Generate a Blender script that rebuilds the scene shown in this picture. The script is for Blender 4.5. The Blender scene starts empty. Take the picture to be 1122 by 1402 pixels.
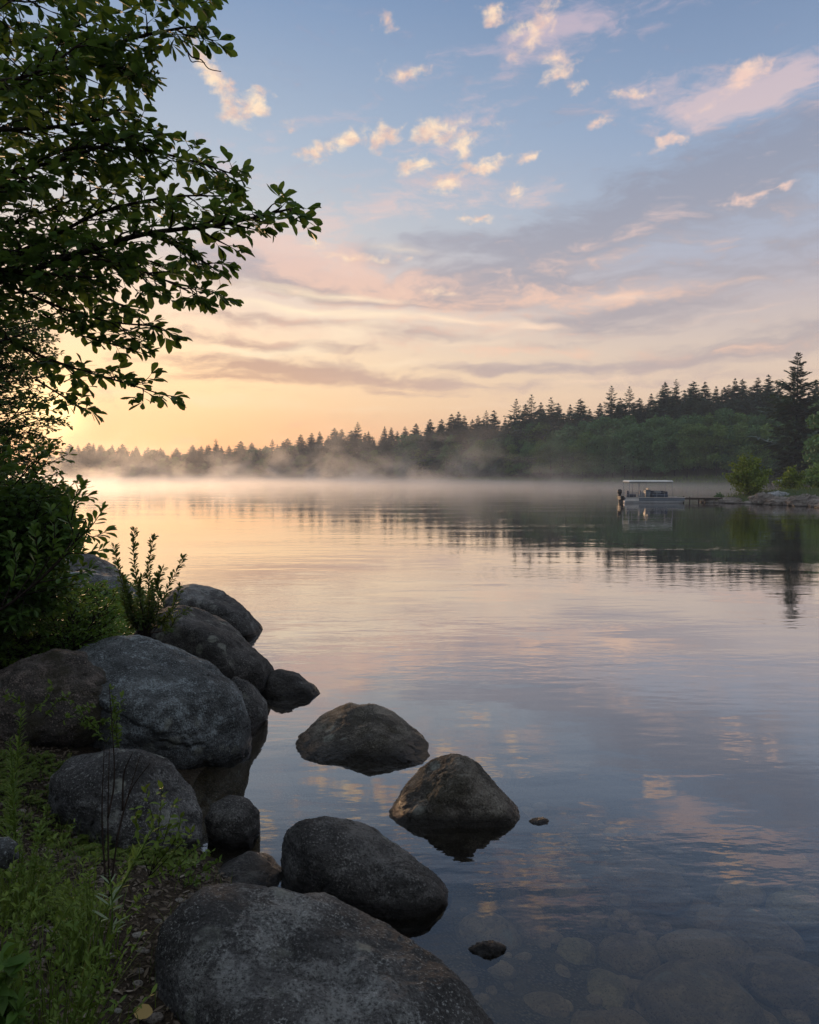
import bpy, math, random
import numpy as np
from mathutils import Vector, Matrix

S = bpy.context.scene
COL = S.collection
R = math.radians
rng = np.random.default_rng(7)
random.seed(7)

# ------------------------------------------------------------------ camera
EYE = 3.1                      # metres above the lake
PITCH = math.atan(54 / 1000)   # looks slightly down
cam_d = bpy.data.cameras.new("camera")
cam_d.sensor_fit = 'VERTICAL'
cam_d.sensor_height = 24
cam_d.lens = 24 * 1000 / 1402
cam_d.clip_start = 0.05
cam_d.clip_end = 6000
cam = bpy.data.objects.new("camera", cam_d)
COL.objects.link(cam)
cam.location = (0, 0, EYE)
cam.rotation_euler = (math.pi / 2 - PITCH, 0, 0)
S.camera = cam


def ray(px, py):
    cx = (px - 561) / 1000
    cz = (701 - py) / 1000
    return Vector((cx, math.cos(PITCH) + cz * math.sin(PITCH), -math.sin(PITCH) + cz * math.cos(PITCH)))


def at(px, py, Y):
    d = ray(px, py)
    return Vector((0, 0, EYE)) + d * (Y / d.y)


def on(px, py, z=0.0):
    d = ray(px, py)
    return Vector((0, 0, EYE)) + d * ((z - EYE) / d.z)


# ------------------------------------------------------------------ node helpers
class NB:
    """small helper that strings nodes together"""

    def __init__(self, nt):
        self.nt = nt

    def n(self, typ, **kw):
        nd = self.nt.nodes.new(typ)
        for k, v in kw.items():
            setattr(nd, k, v)
        return nd

    def put(self, sock, v):
        if v is None:
            return
        if isinstance(v, bpy.types.NodeSocket):
            self.nt.links.new(v, sock)
        elif isinstance(v, (tuple, list)) and len(v) == 3 and sock.type == 'RGBA':
            sock.default_value = (*v, 1)
        else:
            sock.default_value = v

    def m(self, op, a, b=None, c=None, clamp=False):
        nd = self.n('ShaderNodeMath', operation=op, use_clamp=clamp)
        self.put(nd.inputs[0], a)
        self.put(nd.inputs[1], b)
        self.put(nd.inputs[2], c)
        return nd.outputs[0]

    def vm(self, op, a, b=None, s=None):
        nd = self.n('ShaderNodeVectorMath', operation=op)
        self.put(nd.inputs[0], a)
        self.put(nd.inputs[1], b)
        if s is not None:
            self.put(nd.inputs['Scale'], s)
        return nd.outputs[0]

    def mix(self, f, a, b, mode='MIX'):
        nd = self.n('ShaderNodeMix', data_type='RGBA', blend_type=mode)
        nd.clamp_factor = True
        self.put(nd.inputs[0], f)
        self.put(nd.inputs[6], a)
        self.put(nd.inputs[7], b)
        return nd.outputs[2]

    def noise(self, vec, scale=1.0, detail=4, rough=0.55, dist=0.0, col=False):
        nd = self.n('ShaderNodeTexNoise')
        self.put(nd.inputs['Vector'], vec)
        nd.inputs['Scale'].default_value = scale
        nd.inputs['Detail'].default_value = detail
        nd.inputs['Roughness'].default_value = rough
        nd.inputs['Distortion'].default_value = dist
        return nd.outputs['Color' if col else 'Fac']

    def voro(self, vec, scale, feature='F1', out='Distance', rnd=1.0):
        nd = self.n('ShaderNodeTexVoronoi', feature=feature)
        self.put(nd.inputs['Vector'], vec)
        nd.inputs['Scale'].default_value = scale
        nd.inputs['Randomness'].default_value = rnd
        return nd.outputs[out]

    def smooth(self, v, lo, hi, a=0.0, b=1.0):
        nd = self.n('ShaderNodeMapRange', interpolation_type='SMOOTHSTEP')
        self.put(nd.inputs[0], v)
        for i, x in enumerate((lo, hi, a, b)):
            self.put(nd.inputs[i + 1], x)
        return nd.outputs[0]

    def ramp(self, v, stops, interp='LINEAR'):
        nd = self.n('ShaderNodeValToRGB')
        cr = nd.color_ramp
        cr.interpolation = interp
        while len(cr.elements) < len(stops):
            cr.elements.new(0.5)
        for e, (p, c) in zip(cr.elements, stops):
            e.position = p
            e.color = (*c, 1)
        self.put(nd.inputs[0], v)
        return nd.outputs[0]

    def mapping(self, vec, loc=(0, 0, 0), rot=(0, 0, 0), scale=(1, 1, 1), typ='POINT'):
        nd = self.n('ShaderNodeMapping', vector_type=typ)
        self.put(nd.inputs[0], vec)
        nd.inputs[1].default_value = loc
        nd.inputs[2].default_value = rot
        nd.inputs[3].default_value = scale
        return nd.outputs[0]


def lin(r, g, b):
    def f(c):
        c /= 255
        return c / 12.92 if c <= 0.04045 else ((c + 0.055) / 1.055) ** 2.4
    return (f(r), f(g), f(b))


# ------------------------------------------------------------------ world
SUN_AZ = math.atan2(-491, 1000)      # the sun sits low behind the trees at the left
SUN_EL = R(4.5)
world = bpy.data.worlds.new("World")
S.world = world
world.use_nodes = True
wt = world.node_tree
wt.nodes.clear()
w = NB(wt)
D = w.n('ShaderNodeTexCoord').outputs['Generated']
sep = w.n('ShaderNodeSeparateXYZ')
w.put(sep.inputs[0], D)
DEG = 180 / math.pi
az = w.m('MULTIPLY', w.m('ARCTAN2', sep.outputs[0], sep.outputs[1]), DEG)
el = w.m('MULTIPLY', w.m('ARCSINE', sep.outputs[2]), DEG)
comb = w.n('ShaderNodeCombineXYZ')
w.put(comb.inputs[0], az)
w.put(comb.inputs[1], el)
AE = comb.outputs[0]


def ae(px, py):
    d = ray(px, py)
    return math.atan2(d.x, d.y) * DEG, math.asin(d.z / d.length) * DEG


def E(deg):          # elevation to ramp position
    return max(0.0, min(1.0, (deg + 2) / 92))


elr = w.m('DIVIDE', w.m('ADD', el, 2.0), 92.0, clamp=True)
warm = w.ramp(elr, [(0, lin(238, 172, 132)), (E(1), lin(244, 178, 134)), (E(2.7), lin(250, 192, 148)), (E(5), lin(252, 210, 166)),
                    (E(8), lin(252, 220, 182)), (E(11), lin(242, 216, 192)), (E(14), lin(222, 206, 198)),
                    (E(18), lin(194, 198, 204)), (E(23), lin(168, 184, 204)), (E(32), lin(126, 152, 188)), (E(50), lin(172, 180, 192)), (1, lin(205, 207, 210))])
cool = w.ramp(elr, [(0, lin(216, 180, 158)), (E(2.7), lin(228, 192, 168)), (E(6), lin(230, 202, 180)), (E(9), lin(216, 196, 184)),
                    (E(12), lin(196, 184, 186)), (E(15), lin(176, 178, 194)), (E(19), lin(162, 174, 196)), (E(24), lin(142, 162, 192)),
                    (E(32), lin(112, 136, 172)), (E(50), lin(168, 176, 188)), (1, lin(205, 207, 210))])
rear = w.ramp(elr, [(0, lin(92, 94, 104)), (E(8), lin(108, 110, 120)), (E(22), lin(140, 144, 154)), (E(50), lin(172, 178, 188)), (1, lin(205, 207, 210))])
azd = w.m('ABSOLUTE', w.m('SUBTRACT', az, -24.0))
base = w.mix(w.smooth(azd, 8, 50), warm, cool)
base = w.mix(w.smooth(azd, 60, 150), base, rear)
# the physical sky, low sun, blended in
sky = w.n('ShaderNodeTexSky', sky_type='NISHITA')
sky.sun_disc = False
sky.sun_elevation = SUN_EL
sky.sun_rotation = SUN_AZ
sky.air_density = 1.2
sky.dust_density = 2.0
nish = w.vm('SCALE', sky.outputs[0], s=0.1)
base = w.mix(0.12, base, nish)
# glow about the sun behind the branches
sdir = Vector((math.sin(SUN_AZ) * math.cos(SUN_EL), math.cos(SUN_AZ) * math.cos(SUN_EL), math.sin(SUN_EL)))
dt = w.n('ShaderNodeVectorMath', operation='DOT_PRODUCT')
w.put(dt.inputs[0], D)
dt.inputs[1].default_value = sdir
ang = w.m('MULTIPLY', w.m('ARCCOSINE', w.m('MINIMUM', dt.outputs['Value'], 0.99999)), DEG)
glow = w.m('POWER', w.smooth(ang, 0, 22, 1, 0), 2.0)
core = w.m('POWER', w.smooth(ang, 0, 4.5, 1, 0), 2.0)
base = w.mix(w.m('MULTIPLY', glow, 0.45), base, (1.08, 0.72, 0.42))
base = w.mix(w.m('MULTIPLY', core, 0.9), base, (2.6, 1.7, 0.75))

# cloud fields: soft ellipses in azimuth / elevation, broken up by noise
dn = w.noise(w.mapping(AE, scale=(0.10, 0.22, 1)), 1.0, 3, 0.6, col=True)
dv = w.vm('MULTIPLY', w.vm('SUBTRACT', dn, (0.5, 0.5, 0.5)), (8.0, 2.6, 0))
AEd = w.vm('ADD', AE, dv)
dn2 = w.noise(w.mapping(AE, scale=(0.5, 0.7, 1)), 1.0, 3, 0.6, col=True)
AEp = w.vm('ADD', AE, w.vm('MULTIPLY', w.vm('SUBTRACT', dn2, (0.5, 0.5, 0.5)), (2.2, 1.5, 0)))


def field(blobs, vec, grow=1.0):
    acc = None
    for b in blobs:
        px, py, sx, sy, a = b[:5]
        k = b[5] if len(b) > 5 else 1.0
        c = ae(px, py)
        mp = w.mapping(vec, (c[0], c[1], 0), (0, 0, R(a)), (sx * grow / 1000 * DEG * 0.88, sy * grow / 1000 * DEG * 0.88, 1000), 'TEXTURE')
        g = w.n('ShaderNodeTexGradient', gradient_type='SPHERICAL')
        w.put(g.inputs[0], mp)
        v = w.m('MULTIPLY', g.outputs['Fac'], k)
        acc = v if acc is None else w.m('MAXIMUM', acc, v) if False else w.m('ADD', acc, v)
    return acc


streak = w.noise(w.mapping(AEd, rot=(0, 0, R(-9)), scale=(0.06, 0.42, 1)), 1.0, 6, 0.62)
fine = w.noise(w.mapping(AEd, rot=(0, 0, R(-14)), scale=(0.3, 0.9, 1)), 1.0, 6, 0.65)
puffn = w.noise(w.mapping(AE, rot=(0, 0, R(-12)), scale=(0.75, 1.1, 1)), 1.0, 7, 0.6, 0.3)

dark = field([(930, 262, 380, 75, 17, 1.3), (1090, 215, 200, 60, 16, 0.9), (700, 345, 300, 60, 6, 1.0), (1080, 330, 220, 70, 5, 0.7),
              (1080, 468, 330, 34, 6, 1.3), (620, 392, 380, 34, 0, 0.9), (390, 376, 210, 34, -8, 1.4), (860, 425, 240, 30, -4, 0.8),
              (330, 432, 110, 16, -6, 0.9), (400, 508, 280, 28, -3, 1.6), (640, 527, 200, 13, -3, 1.1), (560, 458, 190, 22, -2, 0.8),
              (300, 520, 170, 12, 0, 0.8), (480, 350, 260, 26, 4, .7), (330, 345, 130, 24, 0, .6), (560, 410, 240, 16, -4, .8), (780, 390, 260, 30, 3, .8), (960, 400, 240, 26, 8, .8), (700, 500, 160, 14, 0, .8), (960, 520, 220, 12, 2, .7), (480, 480, 160, 12, -3, .7), (350, 468, 150, 15, -5, 1.1), (540, 398, 200, 18, -7, 1.0), (430, 440, 130, 10, -6, .8), (680, 505, 180, 12, -2, .9), (780, 445, 200, 16, -4, .9), (560, 540, 160, 8, 0, .8), (880, 497, 200, 12, 3, 0.7), (760, 470, 120, 14, 4, 0.6), (180, 455, 160, 18, 0, 0.7)], AEd)
darkm = w.smooth(w.m('ADD', w.m('MULTIPLY', dark, 1.0), w.m('ADD', w.m('MULTIPLY', w.m('SUBTRACT', streak, 0.5), 1.5),
                                                           w.m('MULTIPLY', w.m('SUBTRACT', fine, 0.5), 2.4))), 0.05, 1.25)
darkc_s = w.ramp(elr, [(0, lin(232, 180, 140)), (E(6), lin(218, 172, 138)), (E(9), lin(196, 160, 142)), (E(13), lin(180, 158, 152)),
                       (E(16), lin(178, 170, 176)), (E(21), lin(156, 164, 184)), (E(30), lin(136, 150, 178)), (1, lin(60, 90, 140))])
darkc_c = w.ramp(elr, [(0, lin(200, 172, 160)), (E(6), lin(196, 172, 164)), (E(9), lin(174, 163, 164)), (E(13), lin(166, 160, 167)),
                       (E(16), lin(158, 157, 168)), (E(21), lin(142, 148, 166)), (E(30), lin(118, 132, 164)), (1, lin(55, 85, 135))])
darkc = w.mix(w.smooth(azd, 6, 38), darkc_s, darkc_c)
skyc = w.mix(w.m('MULTIPLY', darkm, 0.9), base, darkc)

pink = field([(740, 45, 130, 55, 32, 1.0), (1010, 130, 260, 48, -6, 1.1), (1060, 105, 150, 36, 12, 0.8), (440, 345, 200, 50, -16, 0.9), (640, 165, 140, 50, 8, 0.5),
              (860, 20, 200, 40, 10, 0.5), (560, 395, 380, 34, -4, 0.9), (700, 265, 160, 40, 0, 0.7), (860, 400, 260, 24, -2, .9), (480, 300, 240, 36, 6, .7), (560, 240, 200, 60, 10, .5), (380, 350, 200, 34, -6, .7), (900, 300, 260, 18, 14, .6), (1000, 480, 200, 14, 3, .6), (300, 230, 140, 60, 10, .5), (700, 480, 260, 16, -2, .7), (420, 170, 120, 30, 20, 0.5), (620, 440, 420, 40, -5, .6), (400, 450, 260, 40, -4, .5), (850, 350, 300, 40, 8, .4), (590, 95, 120, 22, 10, 0.8)], AEd)
pinkm = w.smooth(w.m('ADD', pink, w.m('MULTIPLY', w.m('SUBTRACT', fine, 0.5), 2.6)), 0.2, 1.25)
pinkc = w.ramp(elr, [(0, lin(245, 200, 165)), (E(12), lin(242, 200, 174)), (E(20), lin(218, 194, 190)), (E(32), lin(186, 172, 188)), (1, lin(150, 150, 170))])
skyc = w.mix(w.m('MULTIPLY', pinkm, 0.8), skyc, pinkc)

bright = field([(420, 424, 220, 12, -5, 1.1), (620, 436, 220, 11, -5, 1.0), (735, 448, 120, 9, 2, 0.7), (465, 458, 130, 28, 8, 0.9), (340, 478, 180, 18, -4, 0.7),
                (860, 405, 110, 12, -4, 0.7), (300, 552, 320, 16, -2, 0.6), (820, 520, 200, 8, 4, 0.5), (570, 498, 260, 12, 1, 0.6),
                (990, 388, 120, 10, -4, 0.3), (380, 395, 160, 12, -8, 0.6), (640, 560, 240, 9, 3, 0.5), (560, 345, 130, 10, -6, .5), (700, 372, 160, 8, 3, .4), (470, 400, 160, 9, -6, .7), (620, 470, 160, 10, 2, .6), (1000, 430, 160, 8, 5, .4)], AEd)
brightm = w.smooth(w.m('ADD', bright, w.m('MULTIPLY', w.m('SUBTRACT', streak, 0.5), 1.5)), 0.10, 1.25)
brightc = w.mix(w.smooth(azd, 10, 48), lin(255, 234, 200), lin(248, 212, 188))
skyc = w.mix(w.m('MULTIPLY', brightm, 0.95), skyc, brightc)

puffs = field([(338, 148, 44, 24, 14), (300, 113, 24, 18, -40), (275, 80, 26, 18, -40), (430, 206, 30, 14, 16), (474, 192, 25, 18, 20),
               (520, 188, 27, 22, 30), (598, 182, 66, 22, 4), (574, 226, 42, 14, 10), (610, 253, 32, 12, 8), (664, 228, 56, 12, 5),
               (730, 209, 22, 9, 12), (554, 96, 46, 14, 4), (674, 19, 30, 14, 4), (530, 32, 24, 18, 10, 0.9), (735, 38, 62, 26, 30, 0.8),
               (764, 101, 34, 14, 22, 0.85), (791, 119, 16, 12, 0, 0.9), (1020, 101, 42, 20, 14), (870, 126, 46, 10, -4, 0.75),
               (928, 188, 28, 8, 0, 1.0), (820, 169, 36, 10, 14, 0.8), (706, 262, 28, 18, 8, 0.8), (655, 300, 42, 9, 2, 0.9),
               (440, 333, 34, 9, 6, 0.75), (492, 351, 54, 11, 0, 0.85), (1062, 258, 36, 6, 8, 0.8), (1012, 280, 34, 12, 8, 0.7),
               (965, 150, 26, 10, 10, 0.6), (395, 170, 24, 14, 0, 0.5), (560, 355, 40, 8, 0, 0.4), (690, 165, 30, 9, 0, 0.4), (636, 205, 30, 16, 30, .8), (900, 205, 30, 8, 10, .6), (760, 75, 30, 12, 10, .8), (585, 400, 60, 8, -4, .6)], AEp, 1.3)
puffm = w.smooth(w.m('ADD', puffs, w.m('MULTIPLY', w.m('SUBTRACT', puffn, 0.5), 1.7)), 0.22, 1.0)
puffm = w.m('MULTIPLY', puffm, w.smooth(puffs, 0.0, 0.25))
puffsh = w.noise(w.mapping(AE, loc=(0.0, 0.6, 0), rot=(0, 0, R(-12)), scale=(0.55, 0.85, 1)), 1.0, 5, 0.6)
puffc = w.mix(w.smooth(puffsh, 0.35, 0.65), lin(255, 226, 190), lin(222, 188, 172))
puffc = w.mix(w.smooth(azd, 20, 60), puffc, lin(236, 200, 186))
skyc = w.mix(w.m('MULTIPLY', puffm, 0.88), skyc, puffc)
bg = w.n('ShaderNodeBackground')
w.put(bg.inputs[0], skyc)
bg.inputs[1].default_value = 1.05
wo = w.n('ShaderNodeOutputWorld')
wt.links.new(bg.outputs[0], wo.inputs[0])
world.cycles.sampling_method = 'MANUAL'
world.cycles.sample_map_resolution = 512

sun_d = bpy.data.lights.new("sun", 'SUN')
sun_d.energy = 1.5
sun_d.color = (1.0, 0.62, 0.34)
sun_d.angle = R(1.6)
sun = bpy.data.objects.new("sun", sun_d)
COL.objects.link(sun)
sun.rotation_euler = (-sdir).to_track_quat('-Z', 'Y').to_euler()

S.view_settings.view_transform = 'Standard'
S.view_settings.look = 'None'
S.view_settings.exposure = 0.14
S.view_settings.gamma = 1
c = S.cycles
S.render.engine = 'CYCLES'
c.use_denoising = True
c.max_bounces = 8
c.diffuse_bounces = 3
c.glossy_bounces = 3
c.transmission_bounces = 6
c.transparent_max_bounces = 16
c.volume_bounces = 1
c.volume_max_steps = 128
c.caustics_reflective = False
c.caustics_refractive = False
c.sample_clamp_indirect = 4

# ------------------------------------------------------------------ mesh helpers
def tag(o, label=None, cat=None, group=None, kind=None):
    if label: o['label'] = label
    if cat: o['category'] = cat
    if group: o['group'] = group
    if kind: o['kind'] = kind
    return o


def empty(name, loc=(0, 0, 0), rz=0.0):
    o = bpy.data.objects.new(name, None)
    o.empty_display_size = 0.2
    COL.objects.link(o)
    o.location = loc
    o.rotation_euler = (0, 0, rz)
    return o


def mesh_tris(name, V, F, mat=None, parent=None, smooth=False, attrs=None):
    """V (n,3), F (m,3 or m,4) arrays -> one mesh object"""
    V = np.asarray(V, dtype=np.float32)
    F = np.asarray(F, dtype=np.int32)
    k = F.shape[1]
    me = bpy.data.meshes.new(name)
    me.vertices.add(len(V))
    me.vertices.foreach_set('co', V.ravel())
    me.loops.add(F.size)
    me.loops.foreach_set('vertex_index', F.ravel())
    me.polygons.add(len(F))
    me.polygons.foreach_set('loop_start', np.arange(0, F.size, k, dtype=np.int32))
    me.polygons.foreach_set('loop_total', np.full(len(F), k, dtype=np.int32))
    me.polygons.foreach_set('use_smooth', np.full(len(F), smooth, dtype=bool))
    me.update(calc_edges=True)
    if attrs:
        for an, av in attrs.items():
            a = me.attributes.new(an, 'FLOAT', 'POINT')
            a.data.foreach_set('value', np.asarray(av, dtype=np.float32))
    o = bpy.data.objects.new(name, me)
    COL.objects.link(o)
    if mat: me.materials.append(mat)
    if parent: o.parent = parent
    return o


class MB:
    """collects quads/tris of several shapes into ONE mesh object"""

    def __init__(self):
        self.v, self.f = [], []

    def add(self, vs, fs):
        o = len(self.v)
        self.v += [tuple(x) for x in vs]
        self.f += [tuple(i + o for i in f) for f in fs]

    def box(self, c, s, rz=0.0, bevel=0.0):
        hx, hy, hz = s[0] / 2, s[1] / 2, s[2] / 2
        b = min(bevel, hx * .9, hy * .9, hz * .9)
        vs, fs = [], []
        if b <= 0:
            vs = [(x, y, z) for x in (-hx, hx) for y in (-hy, hy) for z in (-hz, hz)]
            fs = [(0, 1, 3, 2), (4, 6, 7, 5), (0, 4, 5, 1), (2, 3, 7, 6), (0, 2, 6, 4), (1, 5, 7, 3)]
        else:
            def ring(z, i):
                x, y = hx - i, hy - i
                return [(-x + b, -y, z), (x - b, -y, z), (x, -y + b, z), (x, y - b, z), (x - b, y, z), (-x + b, y, z), (-x, y - b, z), (-x, -y + b, z)]
            rs = [ring(-hz, b), ring(-hz + b, 0), ring(hz - b, 0), ring(hz, b)]
            for r_ in rs: vs += r_
            for k in range(3):
                for j in range(8):
                    fs.append((k * 8 + j, k * 8 + (j + 1) % 8, (k + 1) * 8 + (j + 1) % 8, (k + 1) * 8 + j))
            fs.append(tuple(range(7, -1, -1)))
            fs.append(tuple(range(24, 32)))
        ca, sa = math.cos(rz), math.sin(rz)
        self.add([(c[0] + x * ca - y * sa, c[1] + x * sa + y * ca, c[2] + z) for x, y, z in vs], fs)

    def tube(self, pts, rad, n=8, caps=True):
        pts = [Vector(p) for p in pts]
        if not hasattr(rad, '__len__'): rad = [rad] * len(pts)
        vs, fs = [], []
        up = Vector((0, 0, 1))
        for i, p in enumerate(pts):
            t = (pts[min(i + 1, len(pts) - 1)] - pts[max(i - 1, 0)]).normalized()
            a = t.cross(up)
            if a.length < 1e-3: a = t.cross(Vector((1, 0, 0)))
            a.normalize()
            b = t.cross(a)
            for k in range(n):
                q = 2 * math.pi * k / n
                vs.append(p + (a * math.cos(q) + b * math.sin(q)) * rad[i])
        for i in range(len(pts) - 1):
            for k in range(n):
                fs.append((i * n + k, i * n + (k + 1) % n, (i + 1) * n + (k + 1) % n, (i + 1) * n + k))
        if caps:
            fs.append(tuple(range(n - 1, -1, -1)))
            fs.append(tuple(range((len(pts) - 1) * n, len(pts) * n)))
        self.add(vs, fs)

    def build(self, name, mat, parent=None, smooth=False):
        me = bpy.data.meshes.new(name)
        me.from_pydata(self.v, [], self.f)
        me.materials.append(mat)
        if smooth: me.shade_smooth()
        me.update()
        o = bpy.data.objects.new(name, me)
        COL.objects.link(o)
        if parent: o.parent = parent
        return o


# vectorised value noise
_P = np.random.default_rng(11).random((64, 64, 64)).astype(np.float32)


def vnoise(p):
    p = np.asarray(p, dtype=np.float64)
    i = np.floor(p).astype(np.int64)
    f = p - i
    f = f * f * (3 - 2 * f)
    i &= 63
    j = (i + 1) & 63
    x0, y0, z0 = i.T
    x1, y1, z1 = j.T
    fx, fy, fz = f.T
    a = _P[x0, y0, z0] * (1 - fx) + _P[x1, y0, z0] * fx
    b = _P[x0, y1, z0] * (1 - fx) + _P[x1, y1, z0] * fx
    c_ = _P[x0, y0, z1] * (1 - fx) + _P[x1, y0, z1] * fx
    d_ = _P[x0, y1, z1] * (1 - fx) + _P[x1, y1, z1] * fx
    return ((a * (1 - fy) + b * fy) * (1 - fz) + (c_ * (1 - fy) + d_ * fy) * fz) * 2 - 1


def fbm(p, oct=4, gain=0.5):
    s, a, q = 0, 1.0, np.asarray(p, dtype=np.float64)
    for k in range(oct):
        s = s + a * vnoise(q + 17.3 * k)
        q = q * 2.03
        a *= gain
    return s


# ------------------------------------------------------------------ materials
def new_mat(name):
    m_ = bpy.data.materials.new(name)
    m_.use_nodes = True
    m_.node_tree.nodes.clear()
    b = NB(m_.node_tree)
    out = b.n('ShaderNodeOutputMaterial')
    return m_, b, out


def principled(b, out, col, rough=0.8, spec=0.3, normal=None, metal=0.0):
    p = b.n('ShaderNodeBsdfPrincipled')
    b.put(p.inputs['Base Color'], col)
    b.put(p.inputs['Roughness'], rough)
    b.put(p.inputs['Specular IOR Level'], spec)
    b.put(p.inputs['Metallic'], metal)
    if normal is not None: b.put(p.inputs['Normal'], normal)
    b.nt.links.new(p.outputs[0], out.inputs[0])
    return p


def bump(b, h, strength, dist, normal=None):
    n = b.n('ShaderNodeBump')
    n.inputs['Strength'].default_value = strength
    n.inputs['Distance'].default_value = dist
    b.put(n.inputs['Height'], h)
    if normal is not None: b.put(n.inputs['Normal'], normal)
    return n.outputs[0]


def plain(name, col, rough=0.6, spec=0.3, var=0.15, scale=6.0, metal=0.0):
    m_, b, out = new_mat(name)
    oc = b.n('ShaderNodeTexCoord').outputs['Object']
    n = b.noise(oc, scale, 5, 0.6)
    c1 = tuple(x * (1 - var) for x in col)
    c2 = tuple(min(1, x * (1 + var)) for x in col)
    nn = bump(b, b.noise(oc, scale * 6, 3), 0.2, 0.01)
    principled(b, out, b.mix(b.smooth(n, 0.3, 0.7), c1, c2), rough, spec, nn, metal)
    return m_


def rock_mat(name, c_lo, c_hi, lich=(0.30, 0.33, 0.34), lich_amt=0.55, scale=1.0, wet=True, moss=0.0):
    m_, b, out = new_mat(name)
    geo = b.n('ShaderNodeNewGeometry')
    oc = geo.outputs['Position']
    oc2 = b.vm('ADD', oc, b.vm('SCALE', b.noise(oc, 2.0 * scale, 3, col=True), s=0.25))
    big = b.noise(oc2, 1.1 * scale, 5, 0.6)
    mid = b.noise(oc2, 7 * scale, 6, 0.7)
    grain = b.noise(oc, 60 * scale, 4, 0.75)
    vor = b.voro(oc2, 22 * scale)
    crk = b.voro(b.vm('ADD', oc, b.vm('SCALE', b.noise(oc, 3.0 * scale, 5, 0.6, col=True), s=0.7)), 1.3 * scale, 'DISTANCE_TO_EDGE')
    crk = b.smooth(crk, 0.0, 0.05)
    str_ = b.noise(b.mapping(oc2, rot=(0.5, 0.35, 0.4), scale=(1.5, 1.5, 10)), 1.2 * scale, 6, 0.7)
    col = b.mix(b.smooth(big, 0.35, 0.65), c_lo, c_hi)
    col = b.mix(b.smooth(str_, 0.45, 0.58, 0, 0.6), col, tuple(x * 0.5 for x in c_lo))
    # pale lichen crust in broken patches
    lm = b.m('ADD', b.m('MULTIPLY', mid, 0.9), b.m('MULTIPLY', grain, 0.45))
    lm = b.m('ADD', lm, b.m('MULTIPLY', b.m('SUBTRACT', big, 0.5), 0.7))
    lmm = b.m('MULTIPLY', b.smooth(lm, 0.66, 0.86), lich_amt)
    col = b.mix(lmm, col, lich)
    gm = b.smooth(b.noise(oc, 3.1 * scale, 5, 0.7), 0.38, 0.62, 0.15, 1.0)
    col = b.mix(b.m('MULTIPLY', b.smooth(grain, 0.55, 0.66), b.m('MULTIPLY', gm, 0.75)), col, tuple(min(1, x * 1.3) for x in lich))
    col = b.mix(b.m('MULTIPLY', b.smooth(grain, 0.47, 0.36), 0.75), col, tuple(x * 0.35 for x in c_lo))
    lv = b.n('ShaderNodeTexVoronoi', feature='F1')
    b.put(lv.inputs['Vector'], b.vm('ADD', oc, b.vm('SCALE', b.noise(oc, 9 * scale, 4, 0.7, col=True), s=0.10)))
    lv.inputs['Scale'].default_value = 4.2 * scale
    spot = b.m('MULTIPLY', b.smooth(lv.outputs['Distance'], 0.34, 0.24), b.smooth(b.noise(oc, 1.7 * scale, 3), 0.50, 0.60))
    spot = b.m('MULTIPLY', spot, b.smooth(mid, 0.38, 0.55, 0.2, 0.75))
    col = b.mix(spot, col, (0.30, 0.32, 0.28))
    if moss:
        mm = b.m('MULTIPLY', b.smooth(b.noise(oc, 2.6 * scale, 6, 0.7), 0.5, 0.62), moss)
        col = b.mix(mm, col, (0.05, 0.045, 0.022))
    col = b.mix(b.m('MULTIPLY', b.m('SUBTRACT', 1.0, crk), 0.12), col, tuple(x * 0.3 for x in c_lo))
    rough = 0.78
    if wet:
        sp = b.n('ShaderNodeSeparateXYZ')
        b.put(sp.inputs[0], oc)
        z = b.m('ADD', sp.outputs[2], b.m('MULTIPLY', b.m('SUBTRACT', big, 0.5), 0.12))
        wm = b.m('MULTIPLY', b.smooth(z, 0.15, 0.05), b.smooth(sp.outputs[2], -0.25, -0.02, 0.45, 1.0))
        col = b.mix(b.m('MULTIPLY', wm, 0.85), col, tuple(x * 0.22 for x in c_lo))
        rough = b.smooth(z, 0.05, 0.14, 0.25, 0.8)
    h = b.m('ADD', b.m('MULTIPLY', mid, 1.0), b.m('MULTIPLY', grain, 0.35))
    h = b.m('ADD', h, b.m('MULTIPLY', vor, 0.25))
    h = b.m('ADD', h, b.m('MULTIPLY', str_, 0.5))
    h = b.m('ADD', h, b.m('MULTIPLY', crk, 0.10))
    nn = bump(b, h, 1.0, 0.075 / scale)
    principled(b, out, col, rough, 0.25, nn)
    return m_


def leaf_mat(name, c1, c2, trans=0.4, rough=0.5, spec=0.3, dry=None):
    m_, b, out = new_mat(name)
    at_ = b.n('ShaderNodeAttribute', attribute_name='var')
    geo = b.n('ShaderNodeNewGeometry')
    n = b.noise(geo.outputs['Position'], 0.9, 3)
    oi = b.n('ShaderNodeObjectInfo').outputs['Random']
    f = b.m('ADD', b.m('MULTIPLY', at_.outputs['Fac'], 0.4), b.m('ADD', b.m('MULTIPLY', b.smooth(n, 0.3, 0.7), 0.25), b.m('MULTIPLY', oi, 0.5)), clamp=True)
    col = b.mix(f, c1, c2)
    if dry: col = b.mix(b.smooth(at_.outputs['Fac'], 0.9, 0.97, 0, 0.8), col, dry)
    p = b.n('ShaderNodeBsdfPrincipled')
    b.put(p.inputs['Base Color'], col)
    p.inputs['Roughness'].default_value = rough
    p.inputs['Specular IOR Level'].default_value = spec
    t = b.n('ShaderNodeBsdfTranslucent')
    tc = b.mix(0.5, col, (0.16, 0.22, 0.03))
    b.put(t.inputs[0], tc)
    mx = b.n('ShaderNodeMixShader')
    mx.inputs[0].default_value = trans
    b.nt.links.new(p.outputs[0], mx.inputs[1])
    b.nt.links.new(t.outputs[0], mx.inputs[2])
    b.nt.links.new(mx.outputs[0], out.inputs[0])
    return m_


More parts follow.
